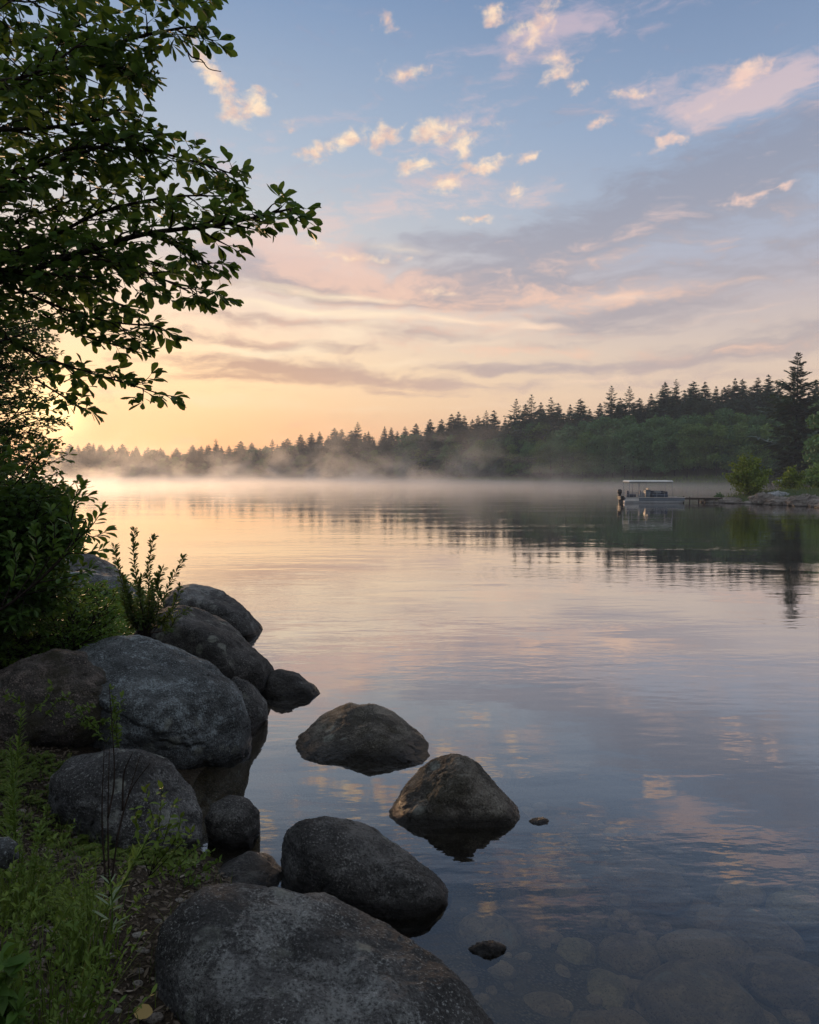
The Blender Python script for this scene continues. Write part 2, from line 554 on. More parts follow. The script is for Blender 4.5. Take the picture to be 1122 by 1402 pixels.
M = {}
M['granite'] = rock_mat('granite', (0.055, 0.055, 0.055), (0.135, 0.137, 0.137), (0.40, 0.42, 0.41), 0.5)
M['granite_blue'] = rock_mat('granite_blue', (0.092, 0.102, 0.106), (0.21, 0.232, 0.238), (0.435, 0.507, 0.536), 0.7)
M['granite_dark'] = rock_mat('granite_dark', (0.045, 0.044, 0.043), (0.105, 0.103, 0.10), (0.28, 0.28, 0.27), 0.4)
M['granite_brown'] = rock_mat('granite_brown', (0.070, 0.064, 0.055), (0.165, 0.150, 0.125), (0.34, 0.32, 0.27), 0.5, moss=0.4)
M['granite_mossy'] = rock_mat('granite_mossy', (0.078, 0.07, 0.062), (0.155, 0.136, 0.115), (0.392, 0.319, 0.275), 0.5, moss=0.7)
M['bed_stone'] = rock_mat('bed_stone', (0.26, 0.20, 0.14), (0.42, 0.34, 0.24), (0.20, 0.18, 0.12), 0.4, wet=False)
M['bed_stone_pale'] = rock_mat('bed_stone_pale', (0.30, 0.25, 0.15), (0.44, 0.38, 0.24), (0.3, 0.28, 0.18), 0.4, wet=False)
M['ledge'] = rock_mat('ledge', (0.16, 0.14, 0.12), (0.30, 0.27, 0.24), (0.42, 0.40, 0.37), 0.5, scale=0.6)
M['pale_rock'] = rock_mat('pale_rock', (0.30, 0.33, 0.36), (0.50, 0.53, 0.56), (0.6, 0.62, 0.64), 0.5, scale=0.6, wet=False)
M['leaf'] = leaf_mat('leaf', (0.036, 0.098, 0.018), (0.085, 0.18, 0.03), 0.5)
M['leaf_small'] = leaf_mat('leaf_small', (0.045, 0.10, 0.02), (0.10, 0.16, 0.035), 0.35)
M['leaf_shrub'] = leaf_mat('leaf_shrub', (0.05, 0.125, 0.02), (0.12, 0.23, 0.035), 0.35)
M['fern'] = leaf_mat('fern', (0.07, 0.17, 0.018), (0.17, 0.30, 0.03), 0.35)
M['grass'] = leaf_mat('grass', (0.06, 0.11, 0.018), (0.14, 0.20, 0.028), 0.3, dry=(0.25, 0.2, 0.08))
M['herb'] = leaf_mat('herb', (0.08, 0.16, 0.025), (0.19, 0.27, 0.04), 0.3)
M['herb_pale'] = leaf_mat('herb_pale', (0.16, 0.24, 0.14), (0.26, 0.34, 0.2), 0.25)
M['bark'] = plain('bark', (0.035, 0.027, 0.020), 0.9, 0.1, 0.4, 18)
M['twig'] = plain('twig', (0.03, 0.022, 0.018), 0.9, 0.1, 0.3, 30)
M['conifer'] = leaf_mat('conifer', (0.020, 0.055, 0.028), (0.050, 0.105, 0.048), 0.15)
M['conifer_far'] = leaf_mat('conifer_far', (0.026, 0.048, 0.022), (0.052, 0.075, 0.034), 0.15)
M['broadleaf'] = leaf_mat('broadleaf', (0.06, 0.155, 0.065), (0.16, 0.31, 0.11), 0.25)
M['broadleaf_light'] = leaf_mat('broadleaf_light', (0.11, 0.22, 0.06), (0.21, 0.34, 0.085), 0.3)
M['yellow_bush'] = leaf_mat('yellow_bush', (0.11, 0.19, 0.02), (0.25, 0.33, 0.03), 0.35)

# ------------------------------------------------------------------ lake outline and terrain
# the shore as a closed line round the water, in metres (camera at 0, 0 looking along +Y)
LAKE = np.array([(900, -300), (200, -120), (60, -40), (20, -8), (6, 0.2), (2.0, 1.6), (0.75, 2.9), (0.35, 3.6), (-0.45, 4.7), (-1.2, 5.45),
                 (-1.75, 5.95), (-2.05, 6.6), (-2.1, 7.4), (-1.9, 8.1), (-2.0, 9.2), (-2.3, 10.6), (-3.2, 12.8), (-4.6, 15.6), (-6.8, 19), (-10, 24),
                 (-15, 29), (-24, 35), (-45, 46), (-90, 80), (-160, 150), (-240, 260), (-250, 360), (-190, 392), (-100, 386), (-40, 360),
                 (12, 300), (46, 240), (70, 207), (98, 188), (112, 165), (98, 128), (66, 104), (44, 90), (34, 82), (31.5, 77.5), (33, 73), (37, 68.5),
                 (44, 61), (60, 50), (90, 30), (150, 0), (300, -60), (900, -150)], float)


def seg_dist(P):
    best = np.full(len(P), 1e9)
    A = LAKE
    B = np.roll(LAKE, -1, 0)
    inside = np.zeros(len(P), bool)
    for a, b in zip(A, B):
        ab = b - a
        t = np.clip(((P - a) @ ab) / (ab @ ab), 0, 1)
        d = np.linalg.norm(P - (a + t[:, None] * ab), axis=1)
        best = np.minimum(best, d)
        cr = ((a[1] > P[:, 1]) != (b[1] > P[:, 1]))
        with np.errstate(divide='ignore', invalid='ignore'):
            xi = (b[0] - a[0]) * (P[:, 1] - a[1]) / (b[1] - a[1]) + a[0]
        inside ^= cr & (P[:, 0] < xi)
    return best, inside


def height(P):
    P = np.asarray(P, float).reshape(-1, 2)
    d, ins = seg_dist(P)
    x, y = P.T
    rise = np.where(ins, 0, 8 * (1 - np.exp(-np.maximum(-y - 0.8, 0) / 9)) * np.clip(d / 3, 0, 1))  # unseen bank added behind the camera to keep rear sky light off rocks
    far = np.clip((y - 45) / 30, 0, 1)
    near = (0.5 * d / (1 + 0.16 * d) + 0.02 * np.maximum(d - 4, 0)) * np.interp(y, [6, 9, 12, 17], [1, .6, .35, .22])
    slope = np.interp(x, [-200, -40, 10, 45, 75, 110], [0.02, 0.04, 0.10, 0.2, 0.30, 0.34])
    farh = 0.9 * (1 - np.exp(-d / 2.5)) + slope * 45 * (1 - np.exp(-np.maximum(d - 3, 0) / 45))
    spit = np.exp(-((x - 50) ** 2 / 900 + (y - 85) ** 2 / 900))
    farh = farh * (1 - spit * 0.85) + spit * 0.85 * (1.1 * (1 - np.exp(-d / 3)))
    land = near * (1 - far) + farh * far + rise
    bed = -0.30 * d / (1 + 0.06 * d) - 0.05
    h = np.where(ins, bed, land - 0.03)
    q = np.stack([x, y, np.zeros_like(x)], 1)
    r = np.hypot(x, y)
    amp = np.clip(d / 0.8, 0, 1)
    h = h + amp * (0.05 * fbm(q * 1.7, 4) * (r < 60) + 0.8 * fbm(q * 0.03, 3) * (r > 60) * np.clip(d / 20, 0, 1) * ~ins)
    h = np.where(ins, np.minimum(h, -0.02), h)
    return h


def hz(x, y):
    return float(height([(x, y)])[0])


nr, na = 300, 760
rad = np.concatenate([[0.0], 0.35 * (2500 / 0.35) ** (np.linspace(0, 1, nr - 1))])
t = np.linspace(-1, 1, na, endpoint=False)
th = np.pi * (0.45 * t + 0.55 * t ** 3) + np.pi / 2
RR, TT = np.meshgrid(rad, th, indexing='ij')
P2 = np.stack([(RR * np.cos(TT)).ravel(), (RR * np.sin(TT)).ravel()], 1)
Z = height(P2)
rr = np.hypot(P2[:, 0], P2[:, 1])
V = np.column_stack([P2, Z])
idx = np.arange(nr * na).reshape(nr, na)
nx = np.roll(idx, -1, 1)
F = np.stack([idx[:-1], idx[1:], nx[1:], nx[:-1]], -1).reshape(-1, 4)

m_, b, out = new_mat('soil')
geo = b.n('ShaderNodeNewGeometry')
pos = geo.outputs['Position']
sp = b.n('ShaderNodeSeparateXYZ')
b.put(sp.inputs[0], pos)
g1 = b.noise(pos, 3.0, 6, 0.7)
g2 = b.noise(pos, 40, 5, 0.7)
v1 = b.voro(pos, 38)
soil = b.mix(b.smooth(g2, 0.35, 0.65), (0.018, 0.014, 0.010), (0.06, 0.046, 0.032))
soil = b.mix(b.m('MULTIPLY', b.smooth(b.noise(pos, 90, 3, 0.6), 0.6, 0.7), 0.5), soil, (0.14, 0.12, 0.09))
meadow = b.mix(b.noise(pos, 0.4, 5, 0.7), (0.03, 0.055, 0.015), (0.07, 0.10, 0.03))
far_ = b.smooth(sp.outputs[1], 50, 70)
land = b.mix(far_, soil, meadow)
bedc = b.mix(b.smooth(v1, 0.1, 0.6), (0.17, 0.15, 0.11), (0.03, 0.026, 0.02))
bedc = b.mix(b.smooth(g1, 0.35, 0.65), bedc, (0.10, 0.085, 0.06))
deep = b.smooth(sp.outputs[2], -0.6, -2.2)  # deeper bed painted darker in place of light absorbed by the water
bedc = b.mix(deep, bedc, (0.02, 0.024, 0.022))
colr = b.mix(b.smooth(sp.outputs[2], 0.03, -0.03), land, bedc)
hh = b.m('ADD', b.m('MULTIPLY', g2, 1.0), b.m('MULTIPLY', v1, -0.8))
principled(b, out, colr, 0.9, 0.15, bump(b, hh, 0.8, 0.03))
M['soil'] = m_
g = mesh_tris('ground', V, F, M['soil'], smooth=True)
tag(g, kind='structure')

# ------------------------------------------------------------------ water
m_, b, out = new_mat('lake_water')
geo = b.n('ShaderNodeNewGeometry')
pos = geo.outputs['Position']
sp = b.n('ShaderNodeSeparateXYZ')
b.put(sp.inputs[0], pos)
dist = b.vm('LENGTH', pos) if False else b.m('SQRT', b.m('ADD', b.m('POWER', sp.outputs[0], 2), b.m('POWER', sp.outputs[1], 2)))
w1 = b.noise(b.mapping(pos, rot=(0, 0, R(8)), scale=(0.30, 1.0, 1)), 1.0, 3, 0.5)       # slow swell lines
w2 = b.noise(b.mapping(pos, rot=(0, 0, R(-14)), scale=(1.6, 4.2, 1)), 1.0, 3, 0.5)      # ripples
w3 = b.noise(b.mapping(pos, rot=(0, 0, R(20)), scale=(7, 13, 1)), 1.0, 2, 0.5)          # fine
patch = b.smooth(b.noise(b.mapping(pos, rot=(0, 0, R(6)), scale=(0.10, 0.45, 1)), 0.7, 3, 0.6), 0.42, 0.64)
h = b.m('ADD', b.m('MULTIPLY', w1, 0.0075), b.m('MULTIPLY', b.m('MULTIPLY', w2, b.m('ADD', b.m('MULTIPLY', patch, 0.0065), 0.0009)), 1.0))
h = b.m('ADD', h, b.m('MULTIPLY', w3, b.m('MULTIPLY', patch, 0.0006)))
nn = bump(b, h, 1.0, 1.0)
fr = b.n('ShaderNodeFresnel')
fr.inputs[0].default_value = 1.33
b.put(fr.inputs[1], nn)
fac = b.ramp(fr.outputs[0], [(0, (0, 0, 0)), (.02, (.035,) * 3), (.05, (.125,) * 3), (.10, (.33,) * 3), (.22, (.64,) * 3), (.45, (.86,) * 3), (1, (1, 1, 1))])
gl = b.n('ShaderNodeBsdfGlossy')
gl.inputs[0].default_value = (0.98, 0.98, 0.98, 1)
gl.inputs['Roughness'].default_value = 0.012
b.put(gl.inputs['Normal'], nn)
tr = b.n('ShaderNodeBsdfTransparent')
tr.inputs[0].default_value = (0.86, 0.82, 0.70, 1)
mx = b.n('ShaderNodeMixShader')
b.put(mx.inputs[0], fac)
b.nt.links.new(tr.outputs[0], mx.inputs[1])
b.nt.links.new(gl.outputs[0], mx.inputs[2])
b.nt.links.new(mx.outputs[0], out.inputs[0])
M['water'] = m_
wr = np.concatenate([[0.0], 0.5 * (2400 / 0.5) ** np.linspace(0, 1, 60)])
wa = np.linspace(0, 2 * np.pi, 96, endpoint=False)
RR, TT = np.meshgrid(wr, wa, indexing='ij')
V = np.column_stack([(RR * np.cos(TT)).ravel(), (RR * np.sin(TT)).ravel(), np.zeros(RR.size)])
idx = np.arange(RR.size).reshape(RR.shape)
nx = np.roll(idx, -1, 1)
F = np.stack([idx[:-1], idx[1:], nx[1:], nx[:-1]], -1).reshape(-1, 4)
wat = mesh_tris('lake_water', V, F, M['water'], smooth=True)
tag(wat, kind='structure')

# ------------------------------------------------------------------ boulders
def ico(sub):
    import bmesh
    bm = bmesh.new()
    bmesh.ops.create_icosphere(bm, subdivisions=sub, radius=1.0)
    V = np.array([v.co[:] for v in bm.verts])
    F = np.array([[v.index for v in f.verts] for f in bm.faces])
    bm.free()
    return V, F


def unit(v):
    return v / (np.linalg.norm(v) + 1e-9)


ICO = {s: ico(s) for s in (3, 4, 5, 6, 7)}
PCAM = np.array([0, 0, EYE])
cp_, sp_ = math.cos(PITCH), math.sin(PITCH)


def project(V):
    d = V - PCAM
    f = d[:, 1] * cp_ - d[:, 2] * sp_
    u = d[:, 1] * sp_ + d[:, 2] * cp_
    return np.column_stack([561 + 1000 * d[:, 0] / f, 701 - 1000 * u / f])


def boulder(outline, Y0, T, seed, mat, name='boulder', sub=6, planes=18, p=13, rough=0.05, rz=0.0, label=None, group=None, dents=(), cuts=(), creases=3, knob=0.08):
    r_ = np.random.default_rng(seed)
    O = np.array(outline, float)
    cpx = (O.min(0) + O.max(0)) / 2
    C = np.array(at(cpx[0], cpx[1], Y0))
    depth = np.linalg.norm(C - PCAM)
    k = Y0 / 1000
    rx = (O[:, 0].max() - O[:, 0].min()) / 2 * k
    rzz = (O[:, 1].max() - O[:, 1].min()) / 2 * k
    Fd = (C - PCAM) / depth
    sinp = -Fd[2]
    rzz = math.sqrt(max((rzz ** 2 - (T * sinp * 0.8) ** 2), (0.45 * rzz) ** 2))
    dirs, F = ICO[sub]
    # rounded polytope
    n = r_.normal(size=(planes, 3))
    n /= np.linalg.norm(n, axis=1)[:, None]
    dd = r_.uniform(0.80, 1.05, planes)
    for cn, cd in cuts:
        n = np.vstack([n, unit(np.array(cn, float))])
        dd = np.append(dd, cd)
    q = np.maximum(dirs @ n.T / dd, 0) ** p
    s = (q.sum(1) + 1.0) ** (-1 / p)
    B = dirs * s[:, None]
    B = B * np.array([rx, T, rzz]) * 1.15
    ca, sa = math.cos(rz), math.sin(rz)
    B = np.column_stack([B[:, 0] * ca - B[:, 1] * sa, B[:, 0] * sa + B[:, 1] * ca, B[:, 2]])
    size = (rx * T * rzz) ** (1 / 3)
    off = r_.uniform(0, 60, 3)
    nd = B / (np.linalg.norm(B, axis=1)[:, None] + 1e-9)
    B = B + nd * (knob * size * fbm(B / size * 1.3 + off, 3))[:, None]
    # fit the silhouette: swell or shrink square to the line of sight
    cp = project(C[None])[0]
    oa = np.arctan2(-(O[:, 1] - cp[1]), O[:, 0] - cp[0])
    # dense outline radius by angle
    dense = []
    for i in range(len(O)):
        a_, b_ = O[i], O[(i + 1) % len(O)]
        for tt in np.linspace(0, 1, 40, endpoint=False):
            dense.append(a_ * (1 - tt) + b_ * tt - cp)
    dense = np.array(dense)
    nb = 120
    ab = ((np.arctan2(-dense[:, 1], dense[:, 0]) + math.pi) / (2 * math.pi) * nb).astype(int) % nb
    want = np.zeros(nb)
    np.maximum.at(want, ab, np.hypot(dense[:, 0], dense[:, 1]))
    for i in range(nb):
        if want[i] == 0: want[i] = want[i - 1]
    ker = np.array([0.5, 1, 2, 1, 0.5]) / 5
    want = sum(np.roll(want, j - 2) * ker[j] for j in range(5))
    for it in range(7):
        W = C + B
        pr = project(W) - cp
        ang = (np.arctan2(-pr[:, 1], pr[:, 0]) + math.pi) / (2 * math.pi) * nb
        rad_ = np.hypot(pr[:, 0], pr[:, 1])
        ib = ang.astype(int) % nb
        have = np.zeros(nb)
        np.maximum.at(have, ib, rad_)
        ratio = np.clip(np.where(have > 0, want / np.maximum(have, 1e-6), 1), .6, 1.6)
        ratio = sum(np.roll(ratio, j - 2) * ker[j] for j in range(5))
        x = (ang - 0.5) % nb
        i0 = np.floor(x).astype(int) % nb
        f = x - np.floor(x)
        rt = ratio[i0] * (1 - f) + ratio[(i0 + 1) % nb] * f
        along = (B @ Fd)[:, None] * Fd
        perp = B - along
        B = along + perp * (1 + (rt - 1) * np.clip(rad_ / (have[ib] + 1e-6), 0, 1))[:, None]
    for (dx, dy, rr_, am) in dents:      # shallow hollows or ridges at a spot of the visible side
        W = project(C + B)
        vis = ((B @ Fd) < 0.25 * T)
        e = np.exp(-(((W[:, 0] - dx) ** 2 + (W[:, 1] - dy) ** 2) / rr_ ** 2)) * vis
        B = B - Fd * (am * e)[:, None] * -1
    nd = B / (np.linalg.norm(B, axis=1)[:, None] + 1e-9)
    rid = 1 - np.abs(fbm(B / size * 2.2 + off + 9, 3))
    B = B + nd * (rough * size * (0.6 * fbm(B / size * 3.5 + off, 5, 0.6) - 0.5 * np.clip(rid - 0.8, 0, 1)))[:, None]
    for kc in range(creases):
        cn = unit(r_.normal(size=3) * np.array([1, 1, .6]))
        dpl = B @ cn / size + 0.22 * fbm(B / size * 1.6 + off + 31 * kc, 4, .6) - r_.uniform(-.5, .5)
        msk = np.clip(0.5 + 1.4 * fbm(B / size * 1.1 + off + 7 * kc, 2), 0, 1)
        B = B - nd * (size * 0.028 * msk * np.exp(-(dpl / 0.022) ** 2))[:, None] - nd * (size * 0.02 * msk * (dpl > 0) * np.exp(-np.abs(dpl) / .12))[:, None]
    base = C.copy()
    base[2] = 0
    o = mesh_tris(name, B + (C - base), F, mat, smooth=True)
    o.location = base
    tag(o, label, 'boulder', group, 'thing')
    return o


GB = 'boulders along the near bank'
GW = 'rocks standing in the shallows'
boulder([(212, 1290), (225, 1258), (262, 1222), (300, 1210), (370, 1212), (440, 1226), (520, 1262), (590, 1305), (640, 1350), (676, 1402), (705, 1480),
         (600, 1580), (420, 1620), (260, 1550), (212, 1400)], 3.45, 0.75, 3, M['granite'], sub=7, rough=0.05, knob=0.05,
        label='huge rounded grey boulder filling the bottom edge of the view', group=GB, cuts=[((.12, -.12, 1), .62), ((-.75, -.75, -.05), .62), ((.55, -.5, .75), .80)], dents=[(520, 1330, 50, -0.03)])
boulder([(384, 1170), (390, 1142), (412, 1122), (450, 1117), (500, 1127), (540, 1152), (580, 1184), (607, 1206), (622, 1236), (580, 1275), (470, 1285), (410, 1275), (388, 1220)],
        5.4, 0.52, 8, M['granite_dark'], sub=7, rough=0.04, label='humped dark boulder with creased flanks just behind the huge front boulder', group=GB,
        cuts=[((-.5, -.9, -.1), .7), ((.4, -.3, 1), .72)], dents=[(440, 1135, 16, 0.05), (520, 1200, 16, 0.04), (470, 1190, 14, 0.03)])
boulder([(534, 1108), (560, 1068), (592, 1038), (625, 1030), (655, 1045), (684, 1080), (711, 1107), (740, 1135), (730, 1165), (600, 1175), (515, 1160), (510, 1130)],
        6.62, 0.46, 15, M['granite_brown'], sub=6, rough=0.05, label='brown peaked rock standing in the water beside a tiny wet stone', group=GW, cuts=[((-.7, -.35, .75), .62), ((.75, -.3, .7), .64), ((.05, -1, .35), .66)], creases=5)
boulder([(408, 1009), (440, 980), (475, 964), (510, 962), (540, 976), (568, 998), (588, 1016), (618, 1050), (600, 1090), (490, 1105), (400, 1085), (384, 1045)],
        8.2, 0.85, 22, M['granite_brown'], sub=6, rough=0.05, label='broad low brown rock standing in water left of the peaked one', group=GW, cuts=[((-.6, -.3, .9), .62), ((.65, -.2, .9), .64), ((-.1, -1, .4), .66)], creases=5)
boulder([(280, 1122), (290, 1100), (315, 1088), (340, 1093), (355, 1112), (357, 1140), (346, 1163), (315, 1172), (288, 1160)], 6.1, 0.24, 5, M['granite_dark'], sub=5,
        rough=0.05, label='small round dark boulder at the edge of the water', group=GB)
boulder([(290, 1200), (308, 1180), (340, 1165), (370, 1170), (388, 1190), (392, 1215), (370, 1235), (310, 1235)], 5.5, 0.36, 31, M['granite_dark'], sub=5, rough=0.06,
        name='flat_rock', label='flat dark wet rock wedged behind the huge front boulder', group=GB)
boulder([(268, 1168), (290, 1152), (325, 1152), (346, 1166), (340, 1186), (290, 1186)], 5.9, 0.25, 33, M['granite_dark'], sub=5, rough=0.06,
        name='flat_rock', label='small flat dark rock below the round boulder', group=GB)
boulder([(66, 1066), (96, 1038), (150, 1026), (195, 1024), (235, 1045), (263, 1080), (279, 1115), (275, 1152), (245, 1172), (180, 1190), (110, 1180), (70, 1120)],
        5.75, 0.62, 41, M['granite'], sub=7, rough=0.05, label='smooth grey boulder with pale streaks behind the leafy weeds', group=GB, cuts=[((-.3, -1, -.1), .7), ((.75, -.4, .5), .78)])
boulder([(80, 930), (105, 888), (150, 871), (195, 871), (240, 884), (290, 908), (325, 938), (343, 980), (347, 1035), (330, 1062), (285, 1080), (200, 1085), (120, 1070), (80, 1010)],
        8.1, 1.15, 52, M['granite_blue'], sub=7, rough=0.045, knob=0.07, label='largest blue-grey domed boulder at the middle of the bank', group=GB, cuts=[((-.1, -1, -.15), .72), ((.7, -.6, -.1), .78), ((.1, -.3, 1), .74)],
        dents=[(150, 930, 22, 0.07)])
boulder([(-70, 960), (-20, 930), (30, 902), (80, 888), (120, 892), (152, 918), (168, 955), (160, 1000), (110, 1030), (0, 1045), (-70, 1010)],
        7.5, 0.75, 57, M['granite_mossy'], sub=7, rough=0.06, label='brownish lichen-crusted boulder leaning on the left of the largest one', group=GB,
        dents=[(60, 925, 20, 0.08), (30, 945, 18, 0.05)])
boulder([(296, 955), (322, 925), (348, 938), (366, 962), (367, 985), (350, 1010), (310, 1020)], 8.9, 0.5, 61, M['granite'], sub=5, rough=0.04,
        label='lesser grey boulder peeping out right of the largest one', group=GB)
boulder([(180, 872), (205, 842), (245, 829), (275, 833), (310, 850), (345, 884), (374, 912), (381, 938), (372, 965), (300, 975), (220, 930)],
        10.6, 1.2, 66, M['granite_dark'], sub=6, rough=0.045, label='dark boulder with a pale crest above the largest one', group=GB, cuts=[((-.35, -.9, .1), .6), ((.5, .1, 1), .75)], dents=[(300, 880, 24, -0.12)])
boulder([(352, 945), (362, 925), (382, 915), (408, 922), (430, 938), (452, 962), (412, 985), (365, 975)], 10.3, 0.4, 70, M['granite_dark'], sub=5, rough=0.05,
        label='small pointed dark rock jutting into the lake from the bank', group=GB)
boulder([(222, 825), (240, 804), (270, 799), (305, 808), (335, 832), (359, 856), (368, 880), (290, 895), (235, 870)], 14.4, 1.3, 74, M['granite'], sub=6, rough=0.05,
        label='farthest smooth boulder reaching the open water of the lake', group=GB, cuts=[((-.2, -1, .1), .66), ((.3, -.1, 1), .75)])
boulder([(55, 810), (85, 784), (125, 779), (165, 790), (198, 818), (200, 845), (140, 860), (70, 850)], 17, 1.4, 79, M['granite_blue'], sub=5, rough=0.04,
        label='pale grey boulder half hidden by the sapling and the shrub', group=GB)
boulder([(70, 778), (95, 757), (128, 759), (158, 775), (176, 795), (140, 812), (80, 805)], 21, 1.4, 83, M['granite'], sub=5, rough=0.04,
        label='dark boulder in the gap behind the shrub near the far end of bank', group=GB)
boulder([(719, 1127), (730, 1120), (745, 1119), (760, 1128), (752, 1140), (730, 1140)], 6.35, 0.09, 88, M['granite_dark'], sub=4, rough=0.08, name='wet_stone',
        label='tiny flat wet stone breaking the surface right of peaked rock', group=GW)
boulder([(642, 1300), (655, 1290), (680, 1288), (695, 1296), (685, 1315), (665, 1328), (648, 1318)], 4.6, 0.09, 93, M['granite_dark'], sub=5, rough=0.16, name='wet_stone',
        label='jagged black little rock poking out of the shallows alone', group=GW)
boulder([(-18, 1165), (-8, 1148), (12, 1145), (25, 1155), (26, 1175), (10, 1190), (-10, 1188)], 3.0, 0.07, 97, M['granite_blue'], sub=5, rough=0.05, name='stone',
        label='small blue-grey stone among the weeds at the left edge', group=GB)

# stones lying under the water
def bed_stone(px, py, hw, hh, seed, mat, label, z=None):
    r_ = np.random.default_rng(seed)
    q = on(px, py, -0.45)
    z0 = hz(q.x, q.y) if z is None else z
    q = on(px, py, z0 + 0.05)
    k = q.y / 1000
    a = hw * k
    bdep = hh * k / max(0.3, (EYE - z0) / math.hypot(q.y, EYE - z0)) * 1.0
    dirs, F = ICO[4]
    n = r_.normal(size=(12, 3)); n /= np.linalg.norm(n, axis=1)[:, None]
    qq = np.maximum(dirs @ n.T / r_.uniform(0.8, 1.05, 12), 0) ** 8
    B = dirs * ((qq.sum(1) + 1) ** (-1 / 8))[:, None] * np.array([a, bdep, min(a, bdep) * 0.65]) * 1.15
    B = B * (1 + 0.06 * fbm(dirs * 2 + r_.uniform(0, 50, 3), 3))[:, None]
    o = mesh_tris('submerged_stone', B, F, mat, smooth=True)
    o.location = (q.x, q.y, z0)
    tag(o, label, 'stone', 'stones on the lake bed')


bed_stone(950, 1372, 98, 46, 1, M['bed_stone'], 'big brown sunken stone at the bottom edge of the clear shallows')
bed_stone(1042, 1277, 52, 28, 2, M['bed_stone'], 'oval sunken stone with a dark rim near the right side')
bed_stone(790, 1298, 27, 14, 3, M['bed_stone_pale'], 'pale yellowish sunken stone nearest to the jagged black rock')
bed_stone(832, 1352, 27, 26, 4, M['bed_stone_pale'], 'round olive sunken stone left of the big brown one')
bed_stone(858, 1306, 42, 22, 5, M['bed_stone'], 'middling brown sunken stone right of the pale yellowish one')
bed_stone(960, 1306, 68, 30, 6, M['bed_stone'], 'wide flat sunken stone above the big brown one')
bed_stone(660, 1280, 50, 24, 7, M['bed_stone'], 'faint sunken stone right behind the jagged black rock')
bed_stone(880, 1204, 60, 26, 8, M['bed_stone'], 'broad faint sunken stone farthest out in the shallows')
bed_stone(1090, 1238, 34, 16, 9, M['bed_stone_pale'], 'faint pale sunken stone under the glints at the right edge')
bed_stone(1085, 1345, 60, 32, 10, M['bed_stone'], 'sunken stone in the bottom right corner')
bed_stone(745, 1375, 36, 18, 11, M['bed_stone'], 'sunken stone off the right flank of the huge front boulder')
# loose cobbles of the bed, uncountable
cv, cf = [], []
dirs, F3 = ICO[3]
off = 0
for i in range(260):
    x, y = rng.uniform(0.3, 4.6), rng.uniform(3.4, 8.5)
    d0, ins = seg_dist(np.array([(x, y)]))
    if not ins[0]: continue
    s_ = rng.uniform(0.03, 0.10) * (1 + (rng.random() < 0.15))
    B = dirs * np.array([s_ * rng.uniform(1, 1.6), s_, s_ * 0.55]) * (1 + 0.12 * fbm(dirs * 1.5 + rng.uniform(0, 50, 3), 2))[:, None]
    a = rng.uniform(0, 6.28)
    B = np.column_stack([B[:, 0] * math.cos(a) - B[:, 1] * math.sin(a), B[:, 0] * math.sin(a) + B[:, 1] * math.cos(a), B[:, 2]])
    cv.append(B + np.array([x, y, hz(x, y) + s_ * 0.1]))
    cf.append(F3 + off)
    off += len(dirs)
o = mesh_tris('lake_bed_cobbles', np.vstack(cv), np.vstack(cf), M['bed_stone'], smooth=True)
tag(o, 'loose small cobbles covering the bed of the clear shallows', 'cobbles', kind='stuff')

# ------------------------------------------------------------------ leaves and branches
def leaf_template(shape):
    t_, w_ = shape
    n = len(t_)
    vs, fs = [], []
    for i in range(n):
        vs.append((0, t_[i], 0))
    L = []
    for s in (-1, 1):
        row = []
        for i in range(n):
            if w_[i] > 0:
                row.append(len(vs))
                vs.append((s * w_[i], t_[i] + 0.04, 0.28 * w_[i] - 0.10 * t_[i] ** 2))
            else:
                row.append(i)
        for i in range(n - 1):
            a, b_, c_, d_ = i, i + 1, row[i + 1], row[i]
            for tri in ((a, b_, c_), (a, c_, d_)):
                if len(set(tri)) == 3: fs.append(tri if s < 0 else tri[::-1])
    vs = np.array(vs, float)
    vs[:n, 2] = -0.10 * vs[:n, 1] ** 2
    return vs, np.array(fs)


OBO = leaf_template(([0, .12, .4, .65, .85, 1], [0, .05, .17, .235, .15, 0]))
OVAL = leaf_template(([0, .25, .6, 1], [0, .2, .22, 0]))
LANCE = leaf_template(([0, .2, .5, .8, 1], [0, .07, .1, .06, 0]))
DIAM = leaf_template(([0, .45, 1], [0, .3, 0]))


def build_leaves(name, P, Dr, N, L, tmpl, mat, parent, width=1.0, r=rng):
    P, Dr, N, L = (np.asarray(a, float) for a in (P, Dr, N, L))
    Dr = Dr / (np.linalg.norm(Dr, axis=1)[:, None] + 1e-9)
    X = np.cross(Dr, N)
    X /= (np.linalg.norm(X, axis=1)[:, None] + 1e-9)
    Zv = np.cross(X, Dr)
    vs, fs = tmpl
    k = len(vs)
    curl = r.uniform(-.4, 2.6, len(P))
    bend = r.normal(0, .12, len(P))
    wv = width * r.uniform(0.85, 1.15, len(P))
    V = (P[:, None] + L[:, None, None] * (vs[None, :, 0, None] * X[:, None] * wv[:, None, None] + vs[None, :, 1, None] * Dr[:, None] + (vs[None, :, 2, None] * curl[:, None, None]) * Zv[:, None] + (vs[None, :, 1, None] ** 2 * bend[:, None, None]) * X[:, None]))
    F = fs[None] + (np.arange(len(P)) * k)[:, None, None]
    var = np.repeat(r.random(len(P)), k)
    return mesh_tris(name, V.reshape(-1, 3), F.reshape(-1, 3), mat, parent, smooth=True, attrs={'var': var})


